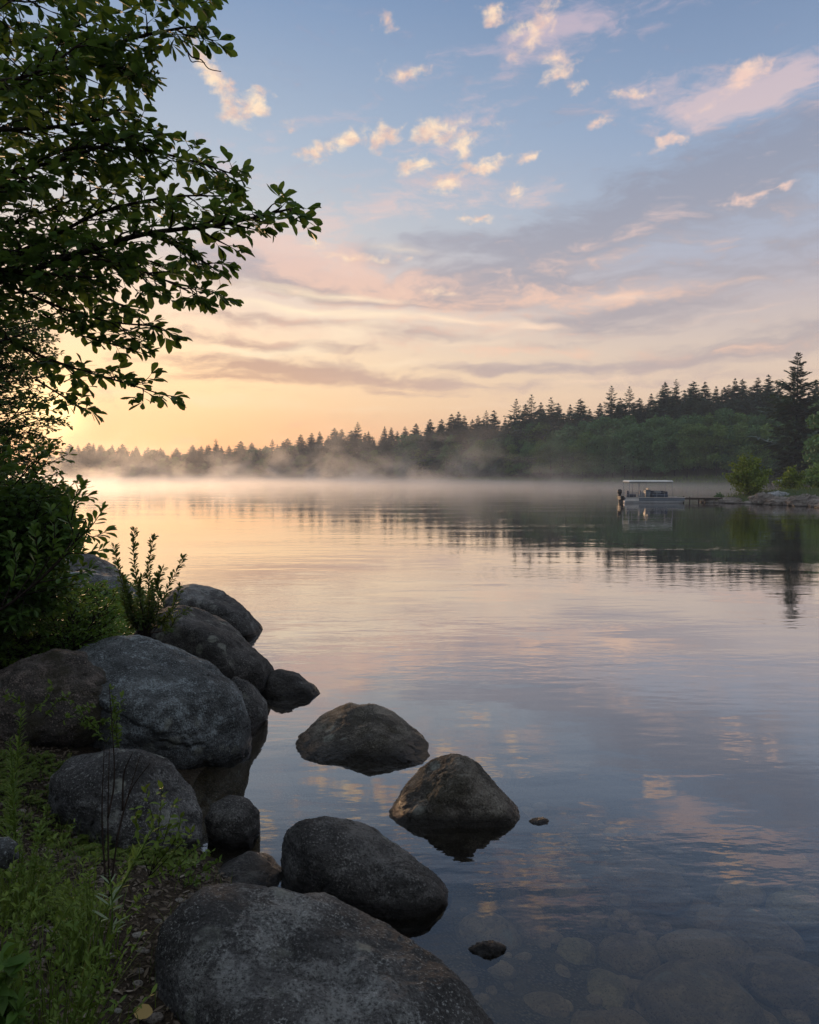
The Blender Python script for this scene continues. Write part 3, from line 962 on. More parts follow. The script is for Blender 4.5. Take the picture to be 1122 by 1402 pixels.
def catmull(pts, n):
    pts = [np.array(p, float) for p in pts]
    pts = [2 * pts[0] - pts[1]] + pts + [2 * pts[-1] - pts[-2]]
    out_ = []
    segs = len(pts) - 3
    for i in range(segs):
        p0, p1, p2, p3 = pts[i:i + 4]
        for t_ in np.linspace(0, 1, n, endpoint=False):
            out_.append(0.5 * (2 * p1 + (p2 - p0) * t_ + (2 * p0 - 5 * p1 + 4 * p2 - p3) * t_ ** 2 + (3 * p1 - p0 - 3 * p2 + p3) * t_ ** 3))
    out_.append(pts[-2])
    return np.array(out_)


class Plant:
    """twigs (tubes) and leaves gathered while a plant is grown"""

    def __init__(self, seed):
        self.r = np.random.default_rng(seed)
        self.wood = MB()
        self.P, self.D, self.N, self.L = [], [], [], []

    def tw(self, pts, r0, r1, n=5):
        self.wood.tube(pts, list(np.linspace(r0, r1, len(pts))), n)

    def leaf(self, p, d, n, l):
        self.P.append(p); self.D.append(d); self.N.append(n); self.L.append(l)

    def twig(self, p, d, length, lf, step, r0=0.004, droop=0.15, spread=0.9, clump=1, flat=1.0):
        r = self.r
        n = max(2, int(length / step))
        pts = [p]
        d = unit(d)
        for i in range(n):
            d = unit(d + r.normal(0, 0.13, 3) + np.array([0, 0, -droop * 0.2]))
            pts.append(pts[-1] + d * step)
        self.tw(pts, r0, r0 * 0.4, 4)
        side = 1
        for i in range(1, n + 1):
            q = pts[i]
            t_ = unit(pts[i] - pts[i - 1])
            s = unit(np.cross(t_, (0, 0, 1)) + 1e-6)
            for k in range(clump):
                side = -side
                dd = t_ * r.uniform(0.3, 0.9) + s * side * spread * r.uniform(0.7, 1.2) + np.array([0, 0, r.uniform(-0.55, 0.2)]) * flat
                self.leaf(q, dd, unit(np.array([0, 0, 1.0]) + r.normal(0, 0.5, 3)), lf * r.uniform(0.45, 1.2))
        for k in range(3):
            dd = t_ + r.normal(0, 0.45, 3)
            self.leaf(pts[-1], dd, unit(np.array([0, 0, 1.0]) + r.normal(0, 0.4, 3)), lf * r.uniform(0.8, 1.1))
        return pts

    def limb(self, pts, r0, r1, sub_len, sub_step, lf, lstep, start=0.1, density=1.0, depth=2, vert=0.35, n=7):
        r = self.r
        pts = catmull(pts, n)
        self.tw(pts, r0, r1, 7)
        seg = np.linalg.norm(np.diff(pts, axis=0), axis=1)
        cum = np.concatenate([[0], np.cumsum(seg)])
        total = cum[-1]
        s = total * start
        side = 1
        while s < total:
            i = min(np.searchsorted(cum, s) - 1, len(seg) - 1)
            i = max(i, 0)
            f = (s - cum[i]) / seg[i]
            q = pts[i] * (1 - f) + pts[i + 1] * f
            t_ = unit(pts[i + 1] - pts[i])
            side = -side
            sv = unit(np.cross(t_, (0, 0, 1)))
            rem = 1 - s / total
            ln = sub_len * (0.35 + 0.75 * min(1, rem * 2.2)) * r.uniform(0.6, 1.2)
            d = t_ * r.uniform(0.5, 1.0) + sv * side * r.uniform(0.5, 1.1) + np.array([0, 0, r.normal(0, vert)])
            if depth > 1:
                m_ = max(2, int(ln / (sub_step * 1.1)))
                sp_pts = [q]
                dd = unit(d)
                for j in range(m_):
                    dd = unit(dd + r.normal(0, 0.16, 3) + t_ * 0.06)
                    sp_pts.append(sp_pts[-1] + dd * ln / m_)
                    s2 = unit(np.cross(dd, (0, 0, 1))) * (1 if j % 2 else -1)
                    tl = ln * 0.5 * r.uniform(0.6, 1.1) * (1 - 0.5 * j / m_)
                    self.twig(sp_pts[-1], dd * 0.7 + s2 * 0.9 + np.array([0, 0, r.normal(0, vert)]), tl, lf, lstep)
                self.tw(sp_pts, r1 * 1.6, r1 * 0.6, 5)
                self.twig(sp_pts[-1], dd, ln * 0.35, lf, lstep)
            else:
                self.twig(q, d, ln, lf, lstep)
            s += sub_step * r.uniform(0.7, 1.3) / density
        self.twig(pts[-1], unit(pts[-1] - pts[-2]), sub_len * 0.3, lf, lstep)

    def finish(self, root, lmat, wmat, tmpl=OBO, width=1.0, crown='crown', wood='branches'):
        self.wood.build(wood, wmat, root, True)
        build_leaves(crown, self.P, self.D, self.N, self.L, tmpl, lmat, root, width, self.r)
        print(crown, len(self.P), 'leaves')


def pts_at(lst):
    return [np.array(at(*p)) for p in lst]

# ------------------------------------------------------------------ overhanging tree at the left
tree = empty('overhanging_tree')
tag(tree, 'big leafy tree overhanging the lake from the left edge', 'tree')
pl = Plant(101)
trunk_top = np.array([-6.4, 6.6, 6.5])
tb = MB()
tbz = hz(-6.3, 6.4)
tb.tube([(-6.3, 6.4, tbz - .2), (-6.25, 6.4, tbz + .3), (-6.3, 6.45, 2.8), (-6.2, 6.5, 4.2), (-6.35, 6.6, 6.0), (-6.3, 6.6, 9.0), (-6.1, 6.5, 12)], [.32, .22, .18, .16, .13, .10, .05], 14)
tb.build('trunk', M['bark'], tree, True)
LF = 0.125
mains = [
    ([(-420, 450, 6.6), (-150, 420, 6.5), (0, 385, 6.2), (100, 350, 6.0), (200, 320, 5.8), (300, 308, 5.6), (398, 286, 5.5)], .045, .008, .42, .12, 1.0, .5),
    ([(-300, 300, 6.8), (-60, 250, 6.6), (60, 225, 6.3), (140, 200, 6.0), (205, 178, 5.8)], .03, .006, .36, .13, 1.0, .5),
    ([(-300, 150, 6.6), (-60, 130, 6.6), (60, 110, 6.3), (160, 60, 6.1), (240, 40, 5.9), (272, 36, 5.8)], .03, .006, .36, .13, 1.0, .5),
    ([(-300, 40, 6.3), (-60, 10, 6.4), (80, -10, 6.0), (180, -20, 5.9), (262, 5, 5.8)], .03, .006, .38, .13, 1.0, .5),
    ([(40, 100, 6.4), (110, 90, 6.2), (160, 92, 6.0), (195, 104, 5.9)], .012, .005, .22, .12, 1.0, .2),
    ([(100, 350, 6.0), (170, 362, 5.9), (230, 385, 5.8), (282, 396, 5.7)], .014, .005, .30, .12, 1.0, .1),
    ([(0, 385, 6.2), (80, 420, 6.1), (150, 440, 6.0), (215, 447, 5.9)], .014, .005, .26, .12, 1.0, .2),
    ([(-60, 420, 6.6), (20, 470, 6.5), (90, 500, 6.3), (150, 518, 6.1), (225, 541, 6.0)], .016, .005, .22, .14, .9, .2),
    ([(0, 250, 6.3), (90, 205, 6.2), (190, 205, 6.0), (270, 222, 5.8), (318, 238, 5.7)], .018, .005, .28, .12, 1.0, .2),
    ([(200, 320, 5.8), (250, 340, 5.8), (290, 365, 5.7)], .01, .005, .18, .11, 1.0, .1),
    ([(-60, 380, 6.4), (60, 330, 6.3), (140, 290, 6.2), (230, 270, 5.9), (300, 268, 5.8)], .02, .005, .32, .12, 1.0, .2),
    ([(-200, 330, 7.2), (-40, 320, 7.1), (60, 290, 7.0), (150, 250, 6.8)], .03, .006, .45, .11, 1.2, .2),
    ([(-200, 230, 7.4), (-60, 200, 7.3), (40, 160, 7.2), (130, 140, 7.0)], .03, .006, .45, .11, 1.2, .2),
    ([(-200, 100, 7.2), (-60, 70, 7.2), (60, 50, 7.0), (150, 20, 6.8)], .03, .006, .45, .11, 1.2, .2),
    ([(-200, 20, 7.0), (-60, -30, 7.0), (60, -40, 6.8), (200, -50, 6.6)], .03, .006, .40, .12, 1.1, .2),
    ([(-200, 480, 7.2), (-60, 420, 7.0), (30, 400, 6.9), (120, 400, 6.8), (170, 420, 6.7)], .02, .006, .36, .12, 1.1, .2),
    ([(60, 50, 6.2), (130, 75, 6.1), (185, 100, 6.0)], .012, .005, .22, .12, 1.0, .2),
    ([(-60, 330, 6.6), (60, 350, 6.5), (150, 345, 6.4), (215, 360, 6.3)], .02, .006, .34, .11, 1.2, .2),
    ([(-60, 180, 6.6), (60, 175, 6.5), (130, 165, 6.4), (165, 150, 6.3)], .02, .006, .34, .11, 1.2, .2),
    ([(-160, 300, 5.8), (-40, 270, 5.8), (50, 240, 5.6)], .03, .006, .36, .12, 1.1, .2),
    ([(-160, 160, 5.8), (-40, 120, 5.8), (50, 100, 5.6), (110, 60, 5.6)], .03, .006, .36, .12, 1.1, .2),
    ([(-160, 400, 5.9), (-40, 370, 5.9), (60, 375, 5.8), (130, 380, 5.7)], .03, .006, .34, .12, 1.1, .2),
    ([(60, 430, 6.4), (100, 455, 6.3), (150, 470, 6.2), (190, 482, 6.1)], .01, .005, .16, .12, .8, .3),
    ([(50, 520, 6.5), (90, 545, 6.4), (108, 558, 6.3)], .01, .004, .14, .12, .8, .3),
]
for pts, r0, r1, sl, ss, dn_, st in mains:
    P_ = pts_at(pts)
    if pts[0][0] < -100:
        P_ = [trunk_top * 0.0 + np.array([-6.3, 6.55, P_[0][2] - 0.5])] + P_
        st = 0.3
    pl.limb(P_, r0, r1, sl, ss, LF, 0.042, start=st, density=dn_ * (1.5 if pts[0][0] < -100 else 1.3))
# a bare dead twig
dead = catmull(pts_at([(245, 50, 5.9), (256, 68, 5.85), (263, 78, 5.85), (276, 82, 5.85), (286, 94, 5.85), (303, 98, 5.85)]), 4)
pl.tw(dead, .008, .003, 5)
pl.tw(catmull(pts_at([(256, 68, 5.85), (262, 84, 5.85), (270, 84, 5.85), (281, 86, 5.9)]), 4), .005, .003, 5)
pl.finish(tree, M['leaf'], M['bark'])

# finer leaved tree farther along the bank
t2 = empty('bank_tree')
tag(t2, 'darker small-leaved tree behind the overhanging one at the left edge', 'tree')
pl = Plant(202)
x0, y0 = -8.6, 12.5
z0 = hz(x0, y0)
tb = MB()
tb.tube([(x0, y0, z0 - .2), (x0 + .05, y0, z0 + .4), (x0 + .3, y0, 3.5), (x0 + .2, y0 + .2, 6), (x0 + .5, y0, 9)], [.28, .2, .15, .11, .04], 12)
tb.build('trunk', M['bark'], t2, True)
r_ = pl.r
for i in range(74):
    py = r_.uniform(395, 690)
    lim = np.interp(py, [395, 440, 480, 560, 600, 640, 680], [60, 85, 75, 70, 66, 70, 68])
    ex = lim - r_.uniform(0, 1) ** 1.4 * 120
    dep = r_.uniform(11.3, 13.8)
    e = np.array(at(ex, py + r_.uniform(-4, 8), dep))
    s = np.array([x0 + .25, y0, e[2] - r_.uniform(0.2, 0.8)])
    mid_ = (s + e) / 2 + r_.normal(0, .15, 3)
    pl.limb([s, mid_, e], .025, .005, .62, .17, .095, .055, start=.25, density=1.0)
pl.finish(t2, M['leaf_small'], M['bark'], OBO)

# ------------------------------------------------------------------ shrub on the bank
def shrub(name, label, cat, base, tips, seed, lmat, lf, step, sub_len=.3, sub_step=.1, tmpl=OBO, r0=.02, width=1.0, depth=2, group=None, start=.25):
    root = empty(name)
    tag(root, label, cat, group)
    pl = Plant(seed)
    for tp in tips:
        e = np.array(at(*tp))
        s = np.array(base) + pl.r.normal(0, .08, 3) * np.array([1, 1, 0])
        m1 = s * .55 + e * .45 + np.array([0, 0, .12 * np.linalg.norm(e - s)]) + pl.r.normal(0, .04, 3)
        pl.limb([s, m1, e], r0, .004, sub_len, sub_step, lf, step, start=start, depth=depth)
    pl.finish(root, lmat, M['twig'], tmpl, width, 'leaves', 'stems')
    return root, pl


bx_, by_ = -5.6, 7.9
base = (bx_, by_, hz(bx_, by_))
r_ = np.random.default_rng(5)
tips = []
for i in range(64):
    py = r_.uniform(620, 850)
    lim = np.interp(py, [600, 640, 700, 740, 800, 860], [50, 66, 78, 74, 90, 80])
    tips.append((lim - r_.uniform(0, 1) ** 1.5 * 160, py, r_.uniform(7.2, 9.0)))
for i in range(26):
    tips.append((r_.uniform(20, 80), r_.uniform(672, 775), r_.uniform(7.4, 8.8)))
for i in range(14):
    tips.append((r_.uniform(48, 70), r_.uniform(700, 748), r_.uniform(7.2, 8.6)))
for i in range(10):
    tips.append((r_.uniform(70, 92), r_.uniform(712, 752), r_.uniform(7.2, 8.2)))
shrub('bank_shrub', 'dark green dense shrub at the left edge under the trees', 'shrub', base, tips, 303, M['leaf_shrub'], .095, .04, .50, .10)

# leaning sapling whose branch reaches over the water
sap = empty('leaning_sapling')
tag(sap, 'slanting thin sapling leaning from the left edge with dark leaf tufts', 'sapling')
pl = Plant(304)
def tuft(pl, pts, lf, step, r0=.006, dens=2):
    P_ = catmull(pts_at(pts), 6)
    pl.tw(P_, r0, .0025, 6)
    cum = np.concatenate([[0], np.cumsum(np.linalg.norm(np.diff(P_, axis=0), axis=1))])
    s = cum[-1] * .35
    while s < cum[-1]:
        i = min(max(np.searchsorted(cum, s) - 1, 0), len(P_) - 2)
        q = P_[i] + (P_[i + 1] - P_[i]) * ((s - cum[i]) / (cum[i + 1] - cum[i] + 1e-9))
        t_ = unit(P_[i + 1] - P_[i])
        for k in range(dens):
            a = pl.r.uniform(0, 6.28)
            sv = unit(np.cross(t_, (0, 1, 0.3))) * math.cos(a) + np.array([0, 1, 0]) * math.sin(a)
            pl.leaf(q, t_ * .8 + sv * .8, unit(np.array([0, 0, 1.0]) + pl.r.normal(0, .4, 3)), lf * pl.r.uniform(.7, 1.1))
        s += step
    for k in range(4):
        pl.leaf(P_[-1], t_ + pl.r.normal(0, .4, 3), (0, 0, 1), lf * .9)
DS = 5.8
pl.tw(catmull(pts_at([(-60, 860, DS), (-5, 838, DS), (40, 806, DS), (75, 775, DS), (100, 745, DS), (118, 712, DS)]), 6), .013, .005, 7)
for c_ in ([(75, 775, DS), (100, 735, DS), (92, 700, DS), (112, 668, DS)], [(100, 745, DS), (124, 722, DS), (140, 700, DS)],
           [(60, 788, DS), (90, 760, DS), (120, 758, DS), (143, 752, DS)], [(110, 722, DS), (126, 735, DS), (145, 728, DS)],
           [(40, 806, DS), (70, 760, DS), (75, 725, DS), (70, 700, DS)], [(20, 822, DS), (50, 770, DS), (48, 730, DS)],
           [(0, 836, DS), (22, 780, DS), (15, 740, DS)], [(98, 712, DS), (104, 690, DS), (120, 680, DS)],
           [(85, 765, DS), (104, 748, DS), (112, 735, DS)], [(50, 798, DS), (95, 790, DS), (125, 780, DS)]):
    tuft(pl, c_, .10, .035)
pl.finish(sap, M['leaf_shrub'], M['twig'], OBO, 1.0, 'leaves', 'stems')

# upright sapling by the boulders
up = empty('upright_sapling')
tag(up, 'small upright sapling with reddish tufts between pale boulder and dark crest', 'sapling')
pl = Plant(305)
DU = 9.6
B0 = (196, 868, DU)
for c_ in ([B0, (192, 820, DU), (184, 770, DU), (184, 728, DU)], [B0, (205, 830, DU), (203, 785, DU), (210, 738, DU)],
           [B0, (215, 840, DU), (232, 800, DU), (252, 765, DU)], [B0, (180, 835, DU), (165, 790, DU), (157, 750, DU)],
           [(195, 840, DU), (212, 810, DU), (222, 780, DU)], [B0, (225, 850, DU), (240, 825, DU), (246, 805, DU)],
           [B0, (205, 850, DU), (218, 815, DU), (215, 790, DU)], [B0, (178, 850, DU), (170, 820, DU), (172, 800, DU)],
           [B0, (230, 862, DU), (242, 845, DU), (256, 835, DU)], [B0, (196, 840, DU - .2), (190, 810, DU), (196, 790, DU)]):
    tuft(pl, c_, .09, .026, .008, 3)
for i in range(34):
    a_ = pl.r.uniform(168, 238)
    tuft(pl, [(196 + pl.r.uniform(-8, 12), 872, DU), (a_ * .6 + 80, 850, DU), (a_, pl.r.uniform(800, 862), DU + pl.r.uniform(-.4, .4))], .08, .03, .005, 3)
pl.finish(up, M['leaf_small'], M['twig'], OBO, .8, 'leaves', 'stems')

# ------------------------------------------------------------------ ferny carpet, grass, herbs
def blades(P, H, lean, wid, mat, name, parent=None, seg=5, r=rng, curve=.5):
    """tapered curved blades from points P"""
    n = len(P)
    P = np.asarray(P, float)
    az_ = r.uniform(0, 6.28, n)
    ln = lean * r.uniform(.3, 1.2, n)
    dx, dy = np.cos(az_), np.sin(az_)
    ts = np.linspace(0, 1, seg)
    wv = np.column_stack([-dy, dx, np.zeros(n)])
    V, F = [], []
    for t_ in ts:
        c_ = P + np.column_stack([dx * ln * H * t_ ** 1.8, dy * ln * H * t_ ** 1.8, H * (t_ - curve * ln * t_ ** 2 * .6)])
        ww = wid * (1 - t_) ** .7
        V.append(c_ - wv * ww[:, None] if hasattr(ww, '__len__') else c_ - wv * ww)
        V.append(c_ + wv * ww[:, None] if hasattr(ww, '__len__') else c_ + wv * ww)
    V = np.stack(V, 1)
    k = 2 * seg
    fs = [(2 * i, 2 * i + 1, 2 * i + 3, 2 * i + 2) for i in range(seg - 1)]
    F = np.array(fs)[None] + (np.arange(n) * k)[:, None, None]
    return mesh_tris(name, V.reshape(-1, 3), F.reshape(-1, 4), mat, parent, smooth=True, attrs={'var': np.repeat(r.random(n), k)})


def scatter(n, x0, x1, y0, y1, maxpx=None, zmin=0.03, r=rng):
    P = np.column_stack([r.uniform(x0, x1, n), r.uniform(y0, y1, n)])
    z = height(P)
    P = np.column_stack([P, z])
    return P[z > zmin]


def ferns(name, label, spots, n_frond, L, mat, seed, lf=.045, kind='stuff', cat='ground plants', up_=.8):
    pl = Plant(seed)
    for (x, y, z) in spots:
        for k in range(n_frond):
            a = pl.r.uniform(0, 6.28)
            d = np.array([math.cos(a), math.sin(a), up_ + pl.r.uniform(0, .9)])
            p = np.array([x, y, z])
            m_ = 7
            l_ = L * pl.r.uniform(.5, 1.2)
            d = unit(d)
            q = [p]
            for j in range(m_):
                d = unit(d + np.array([0, 0, -.13]) + pl.r.normal(0, .08, 3))
                q.append(q[-1] + d * l_ / m_)
                s = unit(np.cross(d, (0, 0, 1)))
                if j > 0:
                    for sg in (-1, 1):
                        for h_ in (0, .5):
                            pl.leaf(q[-1] - d * h_ * l_ / m_, s * sg + d * .5 + np.array([0, 0, pl.r.uniform(-.1, .25)]), unit(np.array([0, 0, 1.]) + pl.r.normal(0, .3, 3)),
                                    lf * (1.15 - .8 * abs(j / m_ - .4)) * pl.r.uniform(.7, 1.2))
            pl.wood.tube(q, .0015, 3)
    o = build_leaves(name, pl.P, pl.D, pl.N, pl.L, OVAL, mat, None, 1.0, pl.r)
    tag(o, label, cat, kind=kind)
    return o


sp_ok = []
P = scatter(4200, -8.5, -2.2, 7.2, 15.5)
pr = project(P)
for p_, q_ in zip(P, pr):
    if -40 < q_[0] < 178 and 795 < q_[1] < 930 + 0 * q_[0]: sp_ok.append(p_)
sp_ok = sp_ok[:900]
print('fern spots', len(sp_ok))
ferns('fern_carpet', 'bright green ferny undergrowth behind the brownish boulder', sp_ok, 6, .50, M['fern'], 401, .085)
for i_, (sx, sy, x0_, x1_, y0_, y1_, lb) in enumerate((
        (-4.3, 8.9, 60, 172, 818, 884, 'bright green feathery bush directly above the largest boulder'),
        (-5.0, 8.7, -10, 90, 826, 900, 'bright green feathery bush above the brownish boulder at the left edge'),
        (-5.6, 11.0, 60, 160, 800, 850, 'dim green feathery bush between the shrub and upright sapling'))):
    r_ = np.random.default_rng(900 + i_)
    Yc = sy
    tips = [(r_.uniform(x0_, x1_), r_.uniform(y0_, y1_), Yc + r_.uniform(-.7, .9)) for _ in range(30)]
    shrub('feathery_bush', lb, 'bush', (sx, sy, hz(sx, sy)), tips, 910 + i_, M['fern'], .055, .024, .26, .07, OVAL, .008, 1.0, 2, 'feathery bushes on the bank', .2)
P = scatter(900, -14, -6, 12, 26)
ferns('bank_undergrowth', 'dim low undergrowth along the bank beyond the boulders', P[:500], 4, .6, M['leaf_shrub'], 402, .12)

# low cover in the foreground
P = scatter(5200, -3.6, -0.2, 2.0, 6.6, zmin=.08)
pr = project(P)
den = fbm(P * 1.3, 3)
keep = (den > 0.0) & (pr[:, 0] < 420) & ~((pr[:, 0] > 125) & (pr[:, 1] > 1190) & (den < .5))
P1 = P[keep]
print('cover', len(P1))
ferns('ground_cover', 'low mixed weeds and moss on the dark soil of the bank', P1[:950], 3, .13, M['grass'], 403, .026)
P = scatter(2500, -3.6, -0.4, 2.0, 6.6, zmin=.08)
pr = project(P)
P = P[(pr[:, 0] < 140) | (rng.random(len(P)) < .35)]
o = blades(P, rng.uniform(.05, .22, len(P)), .6, .0022, M['grass'], 'short_grass', seg=4)
tag(o, 'thin short grass blades scattered over the foreground soil', 'grass', kind='stuff')

# litter: dead leaves, bits of bark, pebbles
P = scatter(16000, -3.8, 0.3, 1.9, 7.0, zmin=.04)
n = len(P)
r_ = np.random.default_rng(9)
D_ = np.column_stack([r_.normal(0, 1, (n, 2)), r_.normal(0, .25, n)])
N_ = np.column_stack([r_.normal(0, .5, (n, 2)), np.ones(n)])
M['litter'] = leaf_mat('litter', (0.04, 0.03, 0.02), (0.19, 0.15, 0.11), 0.05, rough=0.6, dry=(0.26, 0.23, 0.19))
o = build_leaves('leaf_litter', P + np.array([0, 0, .008]), D_, N_, r_.uniform(.015, .06, n), OVAL, M['litter'], None, .8, r_)
tag(o, 'brown dead leaves and bark bits littering the dark soil', 'leaf litter', kind='stuff')
pv, pf = [], []
off = 0
P = scatter(420, -3.2, 0.3, 2.0, 6.5, zmin=.02)
for p_ in P:
    s_ = rng.uniform(.008, .028)
    pv.append(ICO[3][0] * np.array([s_ * 1.3, s_, s_ * .7]) + p_)
    pf.append(ICO[3][1] + off)
    off += len(ICO[3][0])
o = mesh_tris('pebbles', np.vstack(pv), np.vstack(pf), M['ledge'], smooth=True)
tag(o, 'small pale pebbles sprinkled on the foreground soil', 'pebbles', kind='stuff')

# the tall grassy herb clump bottom left
def herb_clump(name, label, px, py, Y, n, H, spread, seed, top_leaf, mat, wid=.0035):
    r = np.random.default_rng(seed)
    c_ = on(px, py, 0.9) if Y is None else at(px, py, Y)
    x, y = c_.x, c_.y
    z = hz(x, y)
    root = empty(name, (0, 0, 0))
    tag(root, label, 'plant')
    a = r.uniform(0, 6.28, n)
    q = r.uniform(0, 1, n) ** .6 * spread * .35
    P_ = np.column_stack([x + np.cos(a) * q, y + np.sin(a) * q, np.full(n, z - .01)])
    blades(P_, H * r.uniform(.55, 1.05, n), .55, wid, mat, 'blades', root, 6, r, .3)
    pl = Plant(seed + 1)
    for i in range(int(n * .38)):
        a = r.uniform(0, 6.28)
        h_ = H * r.uniform(.55, 1.05)
        tip = np.array([x + math.cos(a) * spread * r.uniform(.1, 1), y + math.sin(a) * spread * r.uniform(.1, .8), z + h_])
        b0 = np.array([x + math.cos(a) * .04, y + math.sin(a) * .04, z])
        pts = catmull([b0, (b0 + tip) / 2 + np.array([0, 0, .05]), tip], 6)
        pl.tw(pts, .003, .0012, 4)
        m_ = len(pts)
        for j in range(m_):
            if j < m_ * .35: continue
            t_ = unit(pts[min(j + 1, m_ - 1)] - pts[max(j - 1, 0)])
            for k in range(3):
                s = r.normal(0, 1, 3); s[2] = abs(s[2]) * .3
                pl.leaf(pts[j] + t_ * r.uniform(-.02, .02), t_ * .7 + unit(s), unit(np.array([0, 0, 1.]) + r.normal(0, .4, 3)), top_leaf * r.uniform(.6, 1.2))
    pl.wood.build('stems', M['herb'], root, True)
    build_leaves('leaves', pl.P, pl.D, pl.N, pl.L, OVAL, M['herb'], root, .8, pl.r)
    return root


herb_clump('leafy_grass_clump', 'tall green clump of stalks and small leaves at bottom left', 62, 1385, 2.55, 120, .80, .42, 501, .035, M['grass'])
herb_clump('leafy_grass_clump', 'bushy green herb left of the tall clump on the left edge', -25, 1340, 2.7, 80, .75, .45, 502, .036, M['grass'])
herb_clump('leafy_grass_clump', 'lower yellow-green herb tuft behind the tall clump', 120, 1230, 3.5, 70, .5, .40, 503, .032, M['herb'])
herb_clump('leafy_grass_clump', 'dim herb tuft behind the small blue-grey stone', 30, 1200, 3.9, 60, .5, .42, 504, .032, M['grass'])

# horsetail like spire at the left edge
def spire(px, pyb, pyt, Y, lf, label, seed, lean=0.0, tmpl=LANCE, mat='herb', name='leafy_spire', thick=1.0, pxt=None, dens=4, step=.018):
    root = empty(name)
    tag(root, label, 'plant')
    pl = Plant(seed)
    a = np.array(at(px, pyb, Y)); b_ = np.array(at(pxt if pxt is not None else px + 10, pyt, Y))
    pts = catmull([a, (a + b_) / 2 + np.array([.01, 0, 0]), b_], 10)
    pl.tw(pts, .005, .002, 5)
    ln = np.linalg.norm(b_ - a)
    n = int(ln / step)
    for i in range(n):
        f = i / n
        if f < .12: continue
        q = a + (b_ - a) * f
        for k in range(dens):
            ang_ = pl.r.uniform(0, 6.28)
            sv = np.array([math.cos(ang_), math.sin(ang_), 0])
            pl.leaf(q, unit(b_ - a) * 1.1 + sv * thick, sv * -.3 + np.array([0, 0, 1]), lf * (1.15 - .7 * f) * pl.r.uniform(.7, 1.1))
    pl.wood.build('stem', M['herb'], root, True)
    build_leaves('leaves', pl.P, pl.D, pl.N, pl.L, tmpl, M[mat], root, 1.0, pl.r)


spire(8, 1180, 972, 4.6, .10, 'tall pale green feathery spire on the left edge before boulders', 601, pxt=30)
spire(22, 1190, 1010, 4.4, .085, 'shorter feathery spire right beside the tall one on the left edge', 602, pxt=14)
spire(128, 1275, 1130, 3.2, .085, 'slanting herb with long narrow pale leaves below grey boulder', 603, pxt=212, mat='herb', dens=2, step=.02)
spire(152, 1300, 1190, 3.0, .10, 'short herb rosette with broad pale lance leaves near dead twigs', 604, pxt=150, mat='herb_pale', dens=3, step=.03, thick=1.4)
# dead twigs
root = empty('dead_twigs')
tag(root, 'bare dark twigs standing upright before the smooth grey boulder', 'twigs')
tw_ = MB()
for pts in ([(150, 1215, 3.6), (148, 1130, 3.7), (150, 1025, 3.8)], [(145, 1210, 3.6), (140, 1120, 3.7), (143, 1022, 3.8)], [(150, 1230, 3.6), (165, 1130, 3.7), (192, 1035, 3.8)],
            [(160, 1150, 3.7), (178, 1085, 3.8), (206, 1045, 3.8)], [(168, 1110, 3.75), (170, 1060, 3.8), (182, 1030, 3.8)], [(148, 1120, 3.7), (157, 1060, 3.8), (150, 940, 3.9)]):
    P_ = catmull(pts_at(pts), 6)
    tw_.tube(P_, list(np.linspace(.006, .002, len(P_))), 5)
tw_.build('stems', M['twig'], root, True)
# sprawling weeds with small leaves
def weed(name, label, stems, Y, lf, seed, mat='herb', tmpl=OVAL):
    root = empty(name)
    tag(root, label, 'weed')
    pl = Plant(seed)
    for s_ in stems:
        P_ = catmull(pts_at([(a, b_, Y) for a, b_ in s_]), 6)
        pl.tw(P_, .003, .001, 4)
        for i in range(2, len(P_)):
            t_ = unit(P_[i] - P_[i - 1])
            for k in range(3):
                pl.leaf(P_[i] + t_ * pl.r.uniform(-.03, .03), t_ * .5 + unit(pl.r.normal(0, 1, 3)), unit(np.array([0, 0, 1.]) + pl.r.normal(0, .5, 3)), lf * pl.r.uniform(.6, 1.2))
    pl.wood.build('stems', M['twig'], root, True)
    build_leaves('leaves', pl.P, pl.D, pl.N, pl.L, tmpl, M[mat], root, .9, pl.r)


weed('weed', 'loose leafy weed sprawling before the smooth grey boulder',
     [[(205, 1200), (215, 1150), (200, 1085)], [(205, 1200), (225, 1150), (238, 1100)], [(205, 1200), (235, 1170), (262, 1140)], [(205, 1200), (190, 1150), (185, 1110)],
      [(210, 1190), (218, 1130), (222, 1080)], [(210, 1190), (240, 1150), (248, 1120)], [(180, 1215), (225, 1195), (262, 1180)]], 4.3, .055, 701)
weed('weed', 'low yellow-green weed on the soil beside the flat dark rock',
     [[(230, 1200), (262, 1185), (290, 1165)], [(240, 1205), (275, 1195), (300, 1180)], [(230, 1195), (250, 1180), (270, 1160)], [(225, 1215), (255, 1212), (285, 1205)]], 4.9, .05, 702)
weed('weed', 'thin trailing weed hanging down the largest blue-grey boulder',
     [[(150, 1010), (158, 980), (152, 940)], [(160, 1030), (160, 990), (168, 955)], [(140, 1005), (120, 985), (100, 960)], [(150, 1020), (130, 1000), (110, 985)], [(165, 1030), (160, 1005), (155, 965)]], 6.4, .06, 703)
weed('weed', 'pale dry sprigs on top of the brownish boulder',
     [[(60, 985), (75, 965), (95, 950)], [(40, 980), (60, 960), (70, 940)], [(80, 990), (105, 975), (125, 965)], [(20, 985), (30, 965), (10, 950)], [(100, 995), (130, 990), (150, 985)]], 6.5, .06, 704, 'herb')
weed('weed', 'dark round-leaved weed in the bottom left corner',
     [[(-30, 1420), (-5, 1370), (10, 1335)], [(-20, 1440), (5, 1400), (22, 1385)], [(-40, 1400), (-20, 1360), (0, 1325)], [(-10, 1440), (0, 1410), (5, 1380)]], 2.3, .085, 705, 'leaf_shrub')

